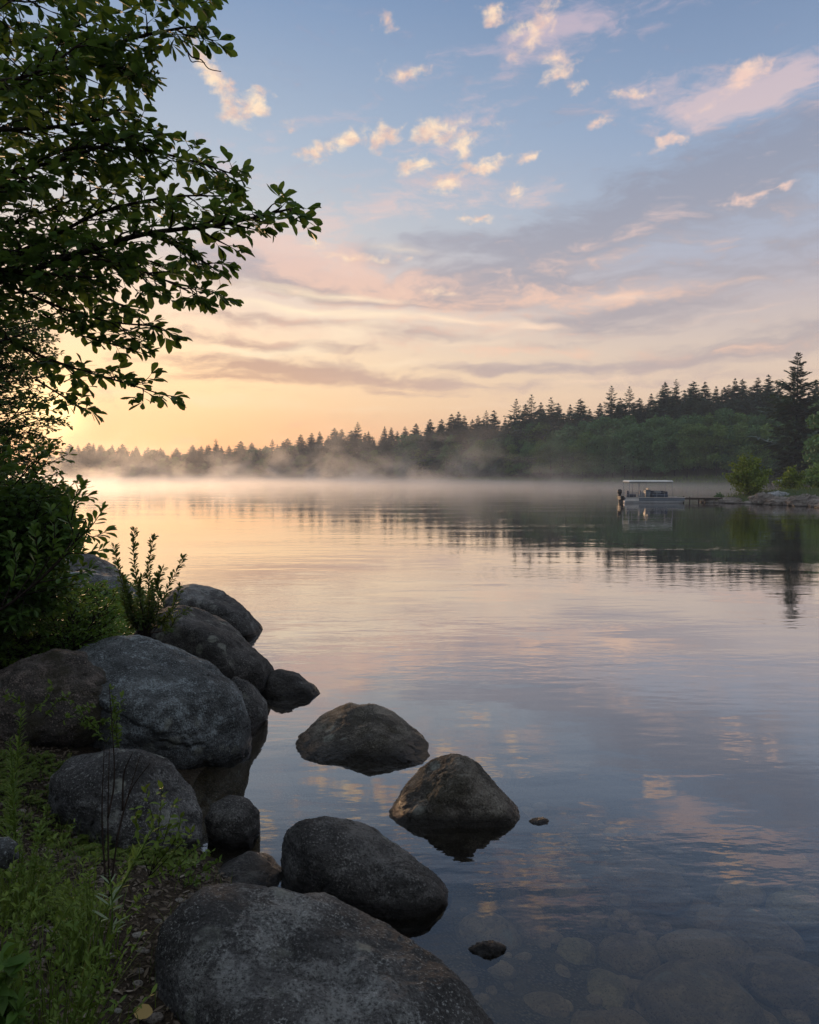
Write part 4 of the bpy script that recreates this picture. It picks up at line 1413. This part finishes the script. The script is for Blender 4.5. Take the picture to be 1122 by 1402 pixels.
# one yellow fallen leaf
q = on(183, 1390, hz(-.9, 2.45))
z_ = hz(q.x, q.y)
q = on(183, 1390, z_ + .02)
M['yellow_leaf'] = leaf_mat('yellow_leaf', (0.30, 0.21, 0.07), (0.36, 0.26, 0.09), 0.1)
YL = leaf_template(([0, .15, .4, .7, .9, 1], [0, .35, .48, .42, .2, 0]))
o = build_leaves('fallen_leaf', [(0, 0, .01)], [(1, .2, 0)], [(-.1, -.35, 1)], [.085], YL, M['yellow_leaf'], None)
o.location = q
tag(o, 'single yellow fallen leaf on the dark soil at the bottom', 'leaf')

# ------------------------------------------------------------------ far forest prototypes
def conifer_data(seed, H=1.0, W=.22, tiers=26, per=9, airy=0.0, droop=.25, fine_=7):
    """unit-high conifer: list of spray leaves; returns leaf arrays"""
    r = np.random.default_rng(seed)
    P, D_, N_, L_ = [], [], [], []
    z = .06
    for i in range(tiers):
        f = i / (tiers - 1)
        z = .07 + .91 * f ** .92
        rad_ = W * (1 - f) ** .8 * r.uniform(.8, 1.12) + .008
        if airy: rad_ *= (0.55 + 0.75 * r.random())
        if f < .12: rad_ *= .6 + 3 * f
        m_ = max(4, int(per * (1 - .45 * f)))
        a0 = r.uniform(0, 6.28)
        for k in range(m_):
            a = a0 + 6.28 * k / m_ + r.normal(0, .2)
            rr_ = rad_ * r.uniform(.65, 1.15)
            d = np.array([math.cos(a), math.sin(a), (-droop + .55 * f + r.normal(0, .07))])
            s = np.array([-math.sin(a), math.cos(a), 0])
            z_ = z + r.normal(0, .010)
            for j in range(fine_):
                g = (j + .6) / fine_
                q = np.array([0, 0, z_]) + d * rr_ * g + np.array([0, 0, .10 * rr_ * g * g])
                for sg in (-1, 1):
                    P.append(q); D_.append(d * .8 + s * sg * .9 + np.array([0, 0, -.25 - .5 * (not airy) * r.random()]))
                    N_.append((r.normal(0, .3), r.normal(0, .3), 1)); L_.append(rr_ * (.42 - .22 * g) * r.uniform(.7, 1.2) + .008)
            P.append(np.array([0, 0, z_]) + d * rr_ * .85); D_.append(d); N_.append((0, 0, 1)); L_.append(rr_ * .3)
    P.append((0, 0, .965)); D_.append((0.02, 0, 1)); N_.append((1, 0, 0)); L_.append(.035)
    return P, D_, N_, L_


def broad_data(seed, n=2600, W=.34, lobes=11):
    r = np.random.default_rng(seed)
    cs = []
    for i in range(lobes):
        f = r.uniform(.12, .95)
        rad_ = W * math.sin(math.pi * min(.95, f * .82 + .12)) ** .7
        a = r.uniform(0, 6.28)
        q = rad_ * r.uniform(.2, .72)
        cs.append((q * math.cos(a), q * math.sin(a), f * .88, r.uniform(.09, .16)))
    cs.append((0, 0, .86, .12)); cs.append((0, 0, .55, .2)); cs.append((0, 0, .3, .2))
    P, D_, N_, L_ = [], [], [], []
    for i in range(n):
        c_ = cs[r.integers(len(cs))]
        u = unit(r.normal(0, 1, 3))
        u[2] = u[2] if u[2] > -.3 else -u[2] * .5
        rad_ = c_[3] * (1 - .35 * r.random() ** 2) * (1 + .25 * vnoise(np.array([u * 2.5 + seed]))[0])
        p_ = np.array(c_[:3]) + u * rad_ * np.array([1, 1, .95])
        P.append(p_); D_.append(u * .4 + r.normal(0, .6, 3)); N_.append(u + r.normal(0, .5, 3)); L_.append(r.uniform(.022, .048))
    return P, D_, N_, L_


def proto_mesh(name, data, tmpl, mat, width=1.0):
    o = build_leaves(name, *data, tmpl, mat, None, width)
    me = o.data
    bpy.data.objects.remove(o)
    return me


CON = [proto_mesh('crown', conifer_data(s, W=w_, tiers=t_, per=p_, airy=a_, droop=d_), DIAM, M['conifer'], .9)
       for s, w_, t_, p_, a_, d_ in ((1, .22, 46, 12, 0, .45), (2, .18, 48, 12, 0, .5), (3, .26, 42, 12, 0, .4), (4, .22, 26, 9, 1, .1), (5, .25, 24, 9, 1, .05))]
CONF = []
for me in CON:
    m2 = me.copy(); m2.materials[0] = M['conifer_far']; CONF.append(m2)
BRO = [proto_mesh('crown', broad_data(s, W=w_, n=3600), DIAM, M['broadleaf'], 1.3) for s, w_ in ((11, .30), (12, .36), (13, .42), (14, .27))]
BROL = []
for me in BRO:
    m2 = me.copy(); m2.materials[0] = M['broadleaf_light']; BROL.append(m2)
tm = MB()
tm.tube([(0, 0, -.02), (0, 0, .3), (.004, 0, .65), (0, 0, .97)], [.014, .011, .007, .001], 7)
to = tm.build('trunk', M['bark'], None, True)
TRUNK = to.data
bpy.data.objects.remove(to)

ntree = 0


def forest_tree(name, x, y, H, crown, wscale, label, cat, group, rz=None, trunk=True):
    global ntree
    ntree += 1
    z = hz(x, y)
    root = empty(name, (x, y, z), rng.uniform(0, 6.28) if rz is None else rz)
    tag(root, label, cat, group)
    c_ = bpy.data.objects.new('crown', crown)
    COL.objects.link(c_)
    c_.parent = root
    c_.scale = (H * wscale, H * wscale, H)
    if trunk:
        t_ = bpy.data.objects.new('trunk', TRUNK)
        COL.objects.link(t_)
        t_.parent = root
        t_.scale = (H, H, H)
    return root


def shore_depth(px):
    return float(np.interp(px, [-60, 80, 300, 450, 600, 750, 900, 1010, 1122, 1200], [396, 392, 384, 362, 302, 240, 207, 197, 182, 176]))


# skyline conifers: tips traced from the photograph (pixel x, pixel y, kind); 3 and 4 are open pines
SKY = [(96, 608, 0), (122, 606, 2), (139, 609, 0), (154, 609, 1), (168, 608, 2), (187, 611, 0), (203, 612, 1), (220, 613, 1), (242, 613, 0), (264, 609, 0), (276, 610, 1),
       (296, 601, 4), (314, 610, 1), (330, 604, 2), (345, 606, 0), (373, 601, 3), (394, 600, 2), (412, 595, 0), (427, 593, 1), (438, 591, 1), (458, 586, 2), (490, 578, 3),
       (505, 591, 1), (527, 584, 1), (536, 585, 0), (555, 584, 1), (570, 580, 2), (589, 574, 0), (605, 574, 2), (619, 567, 0), (628, 564, 1), (636, 569, 1), (647, 574, 2),
       (655, 569, 0), (666, 562, 3), (677, 562, 0), (692, 572, 1), (707, 546, 3), (728, 540, 3), (741, 551, 1), (755, 544, 3), (765, 552, 0), (781, 554, 1), (795, 546, 2), (808, 560, 1), (822, 552, 2),
       (838, 528, 3), (850, 545, 0), (862, 529, 3), (876, 545, 2), (892, 539, 1), (911, 523, 2), (926, 519, 3), (938, 535, 1), (950, 522, 2), (966, 523, 1), (981, 529, 1),
       (992, 530, 2), (998, 527, 0), (1007, 518, 1), (1017, 519, 2), (1028, 530, 0), (1038, 517, 1), (1053, 513, 0), (1066, 524, 2), (1118, 520, 0)]
ORD = ['first', 'second', 'third', 'fourth', 'fifth', 'sixth', 'seventh', 'eighth', 'ninth', 'tenth', 'eleventh', 'twelfth', 'thirteenth', 'fourteenth', 'fifteenth',
       'sixteenth', 'seventeenth', 'eighteenth', 'nineteenth', 'twentieth', 'twenty-first', 'twenty-second', 'twenty-third', 'twenty-fourth', 'twenty-fifth'] + ['thirtieth']
ORD = ORD[:25] + [f'twenty-{w_}' for w_ in ORD[5:9]] + ['thirtieth'] + [f'thirty-{w_}' for w_ in ORD[:9]]
GS = 'conifers rising on the skyline of the far shore'
zones = [(0, 430, 'of the hazy low left shore'), (430, 700, 'above the drifting mist in the middle'), (700, 2000, 'along the high wooded right hill')]
for z0_, z1_, zt in zones:
    L_ = [s for s in SKY if z0_ <= s[0] < z1_]
    for i, (px, py, k) in enumerate(L_):
        off_ = np.interp(px, [0, 600, 900, 1122], [16, 18, 34, 40]) + rng.uniform(-4, 6)
        Y = shore_depth(px) + off_
        tip = at(px, py, Y)
        z = hz(tip.x, Y)
        H = (tip.z - z) / .995
        kindw = 'open-crowned dark pine' if k >= 3 else 'narrow dark spruce'
        forest_tree('pine_tree' if k >= 3 else 'spruce_tree', tip.x, Y, H, (CONF if px < 430 else CON)[k], rng.uniform(1.15, 1.65) * (1.4 if px < 430 else 1) if k < 3 else rng.uniform(1.15, 1.35),
                    f'{kindw}, {ORD[i]} skyline tip from the left {zt}', 'conifer', GS)

# second rank: conifers a little lower, between the skyline trees
skx = np.array([s[0] for s in SKY]); sky_ = np.array([s[1] for s in SKY])
for zi, (xa, xb, n, gl_) in enumerate(((80, 430, 46, 'the hazy low left shore'), (430, 700, 30, 'the shore behind the mist'), (700, 1125, 40, 'the high right hill'))):
    for i in range(n):
        px = xa + (xb - xa) * (i + rng.uniform(.1, .9)) / n
        Y = shore_depth(px) + np.interp(px, [0, 600, 900, 1122], [9, 11, 22, 24]) + rng.uniform(-3, 5)
        py = np.interp(px, skx, sky_) + np.interp(px, [80, 430, 700, 1122], [3, 7, 13, 18]) + rng.uniform(-4, 10)
        tip = at(px, py, Y)
        H = tip.z - hz(tip.x, Y)
        if H < 3: continue
        k = int(rng.integers(0, 3))
        forest_tree('spruce_tree', tip.x, Y, H, (CONF if px < 430 else CON)[k], rng.uniform(1.4, 1.8), f'dark spruce standing in the second rank of {gl_}', 'conifer',
                    f'second rank of dark spruces on {gl_}')
# broadleaved trees in front
for xa, xb, n, ta, tb_, gl_ in ((60, 430, 38, 620, 616, 'the hazy low left shore'), (430, 700, 34, 614, 592, 'the shore behind the mist'), (700, 900, 24, 588, 572, 'the foot of the hill'), (900, 1125, 24, 568, 560, 'the hill near the point')):
    for i in range(n):
        px = xa + (xb - xa) * (i + rng.uniform(.1, .9)) / n
        row = i % 2
        Y = shore_depth(px) + (4 + rng.uniform(0, 3) if row == 0 else 11 + rng.uniform(0, 5))
        top = np.interp(px, [xa, xb], [ta, tb_]) + (rng.uniform(6, 22) if row == 0 else rng.uniform(-8, 8))
        tip = at(px, top, Y)
        H = tip.z - hz(tip.x, Y)
        k = int(rng.integers(0, 4))
        light = rng.random() < .32
        wsc = rng.uniform(.85, 1.15) * (1.25 if px < 600 else 1.0)
        forest_tree('broadleaf_tree', tip.x, Y, H * 1.03, (BROL if light else BRO)[k], wsc,
                    f"{'pale' if light else 'deep'} green rounded tree in the {'front' if row == 0 else 'upper'} row on {gl_}", 'tree', f'broadleaved trees on {gl_}')
print('forest trees', ntree)

# the tallest pine at the far right
big = [np.array(a) for a in conifer_data(77, W=.24, tiers=30, per=11, airy=1, droop=-.02, fine_=11)]
bigm = proto_mesh('crown', big, DIAM, M['conifer'], .8)
tip = at(1093, 481, 150)
forest_tree('pine_tree', tip.x, 150, tip.z - hz(tip.x, 150), bigm, 1.15, 'tallest pine with layered upswept limbs at the right edge', 'conifer', None)
tip = at(1136, 556, 118)
forest_tree('broadleaf_tree', tip.x, 118, tip.z - hz(tip.x, 118), BRO[3], 1.0, 'lighter green tree cut off by the right edge', 'tree', None)

# grassy strip at the foot of the hill
P = []
for px in np.linspace(560, 1110, 900):
    Y = shore_depth(px) + rng.uniform(-4, 5)
    q = at(px, 655, Y)
    P.append((q.x, Y))
P = np.array(P)
z = height(P)
P = np.column_stack([P, z])[z > 0]
P = np.repeat(P, 5, 0) + np.column_stack([rng.normal(0, .5, (len(P) * 5, 2)), np.zeros(len(P) * 5)])
o = blades(P, rng.uniform(.5, 1.3, len(P)), .6, .10, M['fern'], 'reed_fringe', seg=3)
tag(o, 'pale green reeds fringing the water under the wooded hill', 'reeds', kind='stuff')

# ------------------------------------------------------------------ the rocky point at the right
def bush_at(name, label, px, py, Y, hw, hh, n, seed, mat, lf, up_=.5, tufts=11):
    r = np.random.default_rng(seed)
    c0 = at(px, py, Y)
    z = hz(c0.x, Y)
    k = Y / 1000
    W_, H_ = hw * k, hh * k
    root = empty(name, (c0.x, Y, max(z, .1)))
    tag(root, label, 'bush')
    pl = Plant(seed)
    P_, D_, N_, L_ = [], [], [], []
    for i in range(tufts * 4):
        a = r.uniform(0, 6.28)
        e = r.uniform(.15, 1.0)
        tip = np.array([math.cos(a) * W_ * e * r.uniform(.4, 1), math.sin(a) * W_ * .8 * e, H_ * (1 - .55 * e ** 2) * r.uniform(.5, 1.2)])
        pts = catmull([(0, 0, 0), tip * np.array([.4, .4, .6]), tip], 5)
        pl.tw(pts, .03, .008, 4)
        for j in range(int(n / (tufts * 4))):
            f = r.uniform(.3, 1.02)
            q = pts[min(int(f * (len(pts) - 1)), len(pts) - 1)]
            sc_ = W_ * (.15 * (1.25 - f))
            p_ = q + r.normal(0, 1, 3) * sc_
            if p_[2] < .05: p_[2] = r.uniform(.05, .5)
            pl.leaf(p_, unit(r.normal(0, 1, 3) + np.array([0, 0, up_])), unit(r.normal(0, .7, 3) + np.array([0, 0, 1.])), lf * r.uniform(.6, 1.3))
    pl.finish(root, mat, M['twig'], OVAL, 1.6, 'leaves', 'stems')


bush_at('yellow_green_bush', 'round yellow-green bush beside the end of the dock', 1025, 688, 77, 46, 48, 6500, 801, M['yellow_bush'], .24)
bush_at('low_bush', 'low sunlit hedge-like bush before the tallest pine', 1085, 680, 84, 34, 30, 2600, 802, M['yellow_bush'], .26)
bush_at('low_bush', 'low bush at the right edge of the rocky point', 1125, 682, 80, 34, 32, 2600, 803, M['broadleaf_light'], .26)
bush_at('reed_tuft', 'little dark tuft growing over the shore end of dock', 985, 686, 76.5, 12, 10, 260, 804, M['broadleaf'], .22)


def slab(px, py, Y, hw, hh, T, seed, mat, label, name='rock_slab', group='slabs of the rocky point'):
    O = [(px + hw * math.cos(a) * (1.1 if abs(math.cos(a)) > .5 else 1), py - hh * math.sin(a)) for a in np.linspace(0, 6.28, 12, endpoint=False)]
    boulder(O, Y, T, seed, mat, name=name, sub=5, planes=9, p=22, rough=.22, label=label, group=group)


sl = [(972, 690, 76, 16, 4), (1000, 690, 75, 20, 6), (1022, 693, 74, 18, 5), (1045, 688, 73, 22, 9), (1068, 692, 71, 26, 8), (1094, 693, 69, 26, 9), (1120, 696, 67, 24, 10),
      (1140, 700, 64, 26, 11), (1060, 683, 75, 20, 6), (1105, 686, 72, 24, 6), (1034, 697, 72, 14, 3), (1080, 699, 69, 18, 4)]
wh = ['dark slab under the shore end of dock', 'dark slab at the foot of the yellow-green bush', 'low slab just right of the bush foot', 'stepped slab left below the pale boulder',
      'broad slab under the pale boulder', 'broad tilted slab right of the pale boulder', 'slab touching the right edge of the view', 'slab ending the ledge at the far right',
      'upper slab behind the pale boulder', 'upper slab behind the broad tilted one', 'thin slab at the waterline below the bush', 'thin slab at the waterline below the tilted one']
for i, (px, py, Y, hw, hh) in enumerate(sl):
    slab(px, py - 1, Y, hw * .85, hh * 1.35, 1.0 + .04 * hw, 900 + i, M['ledge'], wh[i])
slab(1066, 680, 74, 17, 7, 1.0, 930, M['pale_rock'], 'pale bluish boulder lying on top of the ledge', 'pale_boulder', None)
slab(1071, 662, 96, 13, 5, 1.4, 931, M['pale_rock'], 'whitish boulder farther back beside the low hedge-like bush', 'pale_boulder', None)

P = scatter(9000, 30, 75, 66, 100, zmin=.25)
o = blades(P, rng.uniform(.15, .6, len(P)), .7, .03, M['grass'], 'point_grass', seg=3)
tag(o, 'rough tufted grass covering the rocky point', 'grass', kind='stuff')

# ------------------------------------------------------------------ dock
DY = 76.0
xa, xb = at(915, 685, DY).x, at(1008, 685, DY).x
dk = empty('wooden_dock', ((xa + xb) / 2, DY, 0))
tag(dk, 'low weathered wooden dock running from the boat to the bush', 'dock')
M['dock'] = plain('dock_wood', (0.20, 0.175, 0.15), .85, .15, .35, 3)
M['dock_dark'] = plain('dock_wood_dark', (0.07, 0.06, 0.05), .9, .1, .3, 3)
hwid = (xb - xa) / 2
d_ = MB()
n = int((xb - xa) / .16)
for i in range(n):
    d_.box((-hwid + (i + .5) * .16, rng.normal(0, .01), .50 + rng.normal(0, .004)), (.145, 1.7, .04), 0, .006)
d_.build('deck', M['dock'], dk)
d_ = MB()
for y in (-.78, 0, .78): d_.box((0, y, .40), (2 * hwid, .07, .16))
d_.build('beams', M['dock_dark'], dk)
for i in range(5):
    for y in (-.86, .86):
        p_ = MB()
        x = -hwid + .3 + i * (2 * hwid - .6) / 4
        p_.tube([(x, y, -1.2), (x, y, .62 if i % 2 else .5)], .06, 8)
        p_.build('post', M['dock_dark'], dk, True)

# ------------------------------------------------------------------ pontoon boat
M['alu'] = plain('aluminium', (0.42, 0.45, 0.48), .4, .5, .1, 2, .3)
M['hull_white'] = plain('boat_white', (0.84, 0.82, 0.78), .4, .5, .06, 2)
M['hull_blue'] = plain('boat_blue_grey', (0.20, 0.25, 0.30), .4, .5, .1, 2)
M['canvas'] = plain('canvas', (0.82, 0.83, 0.80), .8, .2, .08, 2)
M['seat'] = plain('seat_vinyl', (0.32, 0.35, 0.38), .6, .3, .1, 3)
M['seat_blue'] = plain('seat_vinyl_blue', (0.07, 0.10, 0.15), .6, .3, .1, 3)
M['motor'] = plain('motor_black', (0.02, 0.02, 0.022), .35, .5, .1, 3)
M['skirt'] = plain('boat_dark', (0.04, 0.045, 0.05), .6, .3, .1, 3)
BY = 75.0
bx0, bx1 = at(852, 690, BY).x, at(932, 690, BY).x
bc = (bx0 + bx1) / 2
hb = (bx1 - bx0) / 2
bt = empty('pontoon_boat', (bc, BY, 0))
tag(bt, 'moored pontoon boat with pale flat canopy and outboard motor', 'boat')
for y in (-.85, .85):
    m2 = MB()
    m2.tube([(-hb - .05, y, .12), (-hb + .1, y, .12), (hb - .7, y, .12), (hb - .2, y, .20), (hb + .1, y, .36)], [.20, .30, .30, .22, .05], 14)
    m2.build('pontoon', M['alu'], bt, True)
m2 = MB(); m2.box((0, 0, .50), (2 * hb + .05, 2.3, .09), 0, .02); m2.build('deck', M['skirt'], bt)
m2 = MB()
m2.box((0, -1.18, .58), (2 * hb + .1, .05, .05), 0, .01); m2.box((0, 1.18, .58), (2 * hb + .1, .05, .05), 0, .01)
m2.build('rub_rail', M['hull_white'], bt)
m2 = MB(); m2.box((-hb + .68, -1.17, .36), (1.35, .05, .30), 0, .02); m2.build('side_panel', M['hull_white'], bt)
m2 = MB(); m2.box((.68, -1.16, .38), (2 * hb - 1.4, .05, .26), 0, .02); m2.build('side_panel', M['hull_blue'], bt)
m2 = MB()
for z in (.85, 1.05):
    for y in (-1.12, 1.12): m2.tube([(-hb + .1, y, z), (.95, y, z)], .017, 6)
for x in np.linspace(-hb + .1, .95, 6):
    for y in (-1.12, 1.12): m2.tube([(x, y, .54), (x, y, 1.05)], .017, 6)
m2.build('railing', M['alu'], bt, True)
cx0, cx1 = at(857, 660, BY).x - bc, at(917, 660, BY).x - bc
top = at(885, 658.5, BY).z
for x, sgn in ((cx0 + .06, 0), (cx1 - .1, 1), (cx0 + 1.0, 0), (cx0 + 1.75, 1)):
    for y in (-1.05, 1.05):
        m2 = MB(); m2.tube([(x + (.12 if sgn and x > 0 else 0), y, .54), (x, y, top - .06)], .034, 7); m2.build('canopy_pole', M['alu'], bt, True)
m2 = MB()
m2.box(((cx0 + cx1) / 2, 0, top - .06), (cx1 - cx0, 2.4, .24), 0, .10)
m2.build('canopy', M['canvas'], bt)
m2 = MB(); m2.box((cx0 + .75, .7, .72), (.9, .6, .36), 0, .05); m2.box((cx0 + .4, .75, 1.0), (.16, .6, .42), 0, .05); m2.build('seat', M['seat_blue'], bt)
m2 = MB(); m2.box((cx0 + 1.55, -.3, .78), (.55, .6, .42), 0, .05); m2.box((cx0 + 1.35, -.3, 1.08), (.14, .6, .44), 0, .05); m2.build('seat', M['seat'], bt)
m2 = MB(); m2.box((cx0 + 2.25, .1, .95), (.5, .8, .80), 0, .06); m2.box((cx0 + 2.28, .1, 1.42), (.06, .7, .22), 0, .02); m2.build('console', M['hull_blue'], bt)
m2 = MB()
ring_ = [(cx0 + 2.0 - .05, .1 + .17 * math.cos(a), 1.30 + .17 * math.sin(a)) for a in np.linspace(0, 6.2832, 15)]
m2.tube(ring_, .014, 6, False); m2.tube([(cx0 + 1.95, .1, 1.3), (cx0 + 2.15, .1, 1.24)], .016, 6)
m2.build('steering_wheel', M['motor'], bt, True)
m2 = MB(); m2.box((cx0 + 3.3, -.3, .74), (1.5, 1.3, .38), 0, .07); m2.box((cx0 + 3.3, .4, 1.0), (1.5, .16, .46), 0, .06); m2.box((cx0 + 3.95, -.3, 1.0), (.16, 1.2, .40), 0, .06)
m2.build('seat', M['seat_blue'], bt)
m2 = MB(); m2.box((cx0 + 3.1, -.5, 1.08), (.7, .5, .30), .3, .09); m2.build('cushion', M['seat'], bt)
mo = MB()
mo.box((-hb - .26, 0, 1.14), (.42, .36, .52), 0, .10); mo.box((-hb - .26, 0, .84), (.30, .28, .24), 0, .05)
mt_ = mo.build('outboard_motor', M['motor'], bt, True)
mo = MB(); mo.box((-hb - .26, 0, .38), (.17, .14, .85), 0, .03); mo.box((-hb - .30, 0, -.12), (.40, .10, .12), 0, .03); mo.build('motor_leg', M['motor'], mt_)
mo = MB(); mo.box((-hb - .16, 0, .52), (.36, 1.3, .42), 0, .03); mo.build('transom', M['skirt'], bt)

# ------------------------------------------------------------------ mist over the water
m_, b, out = new_mat('mist')
pos = b.n('ShaderNodeNewGeometry').outputs['Position']
sp = b.n('ShaderNodeSeparateXYZ')
b.put(sp.inputs[0], pos)
X_, Y_, Z_ = sp.outputs
lowf = b.noise(b.mapping(pos, scale=(.02, .02, .02)), 1.0, 2, .5)
wn = b.noise(b.mapping(pos, scale=(.075, .04, .11)), 1.0, 4, .6, .6)
wisp = b.m('MULTIPLY', b.smooth(wn, .50, .68), b.m('POWER', 2.718, b.m('MULTIPLY', Z_, -.16)))
wisp = b.m('MULTIPLY', wisp, b.smooth(lowf, .25, .5))
fx = b.m('MULTIPLY', b.smooth(X_, 75, 20), b.smooth(X_, -170, -40, .4, 1.0))
wisp = b.m('MULTIPLY', wisp, b.m('MULTIPLY', fx, b.smooth(Y_, 120, 200)))
layer = b.m('POWER', 2.718, b.m('MULTIPLY', Z_, -1.5))
layer = b.m('MULTIPLY', layer, b.m('MULTIPLY', b.smooth(Y_, 40, 170), b.m('ADD', .45, lowf)))
layer = b.m('MULTIPLY', layer, b.smooth(X_, 110, 10, .35, 1.0))
dens = b.m('ADD', b.m('MULTIPLY', layer, .022), b.m('MULTIPLY', wisp, .034))
vs = b.n('ShaderNodeVolumeScatter')
vs.inputs['Color'].default_value = (.98, .96, .94, 1)
vs.inputs['Anisotropy'].default_value = .72
b.put(vs.inputs['Density'], dens)
b.nt.links.new(vs.outputs[0], out.inputs[1])
mb = MB()
mb.box((-60, 225, 8.03), (420, 370, 16))
mi = mb.build('mist', m_)
tag(mi, 'pale morning mist lying low over the lake with rising wisps', 'mist', kind='stuff')
m_.cycles.volume_step_rate = 1.0

# thin even haze through the whole place
m_, b, out = new_mat('haze')
pv_ = b.n('ShaderNodeVolumePrincipled')
pv_.inputs['Color'].default_value = (.80, .88, .98, 1)
pv_.inputs['Density'].default_value = .00045
pv_.inputs['Anisotropy'].default_value = .0
b.nt.links.new(pv_.outputs[0], out.inputs[1])
mb = MB()
mb.box((0, 180, 17), (900, 620, 46))
hz_ = mb.build('haze', m_)
tag(hz_, kind='stuff')
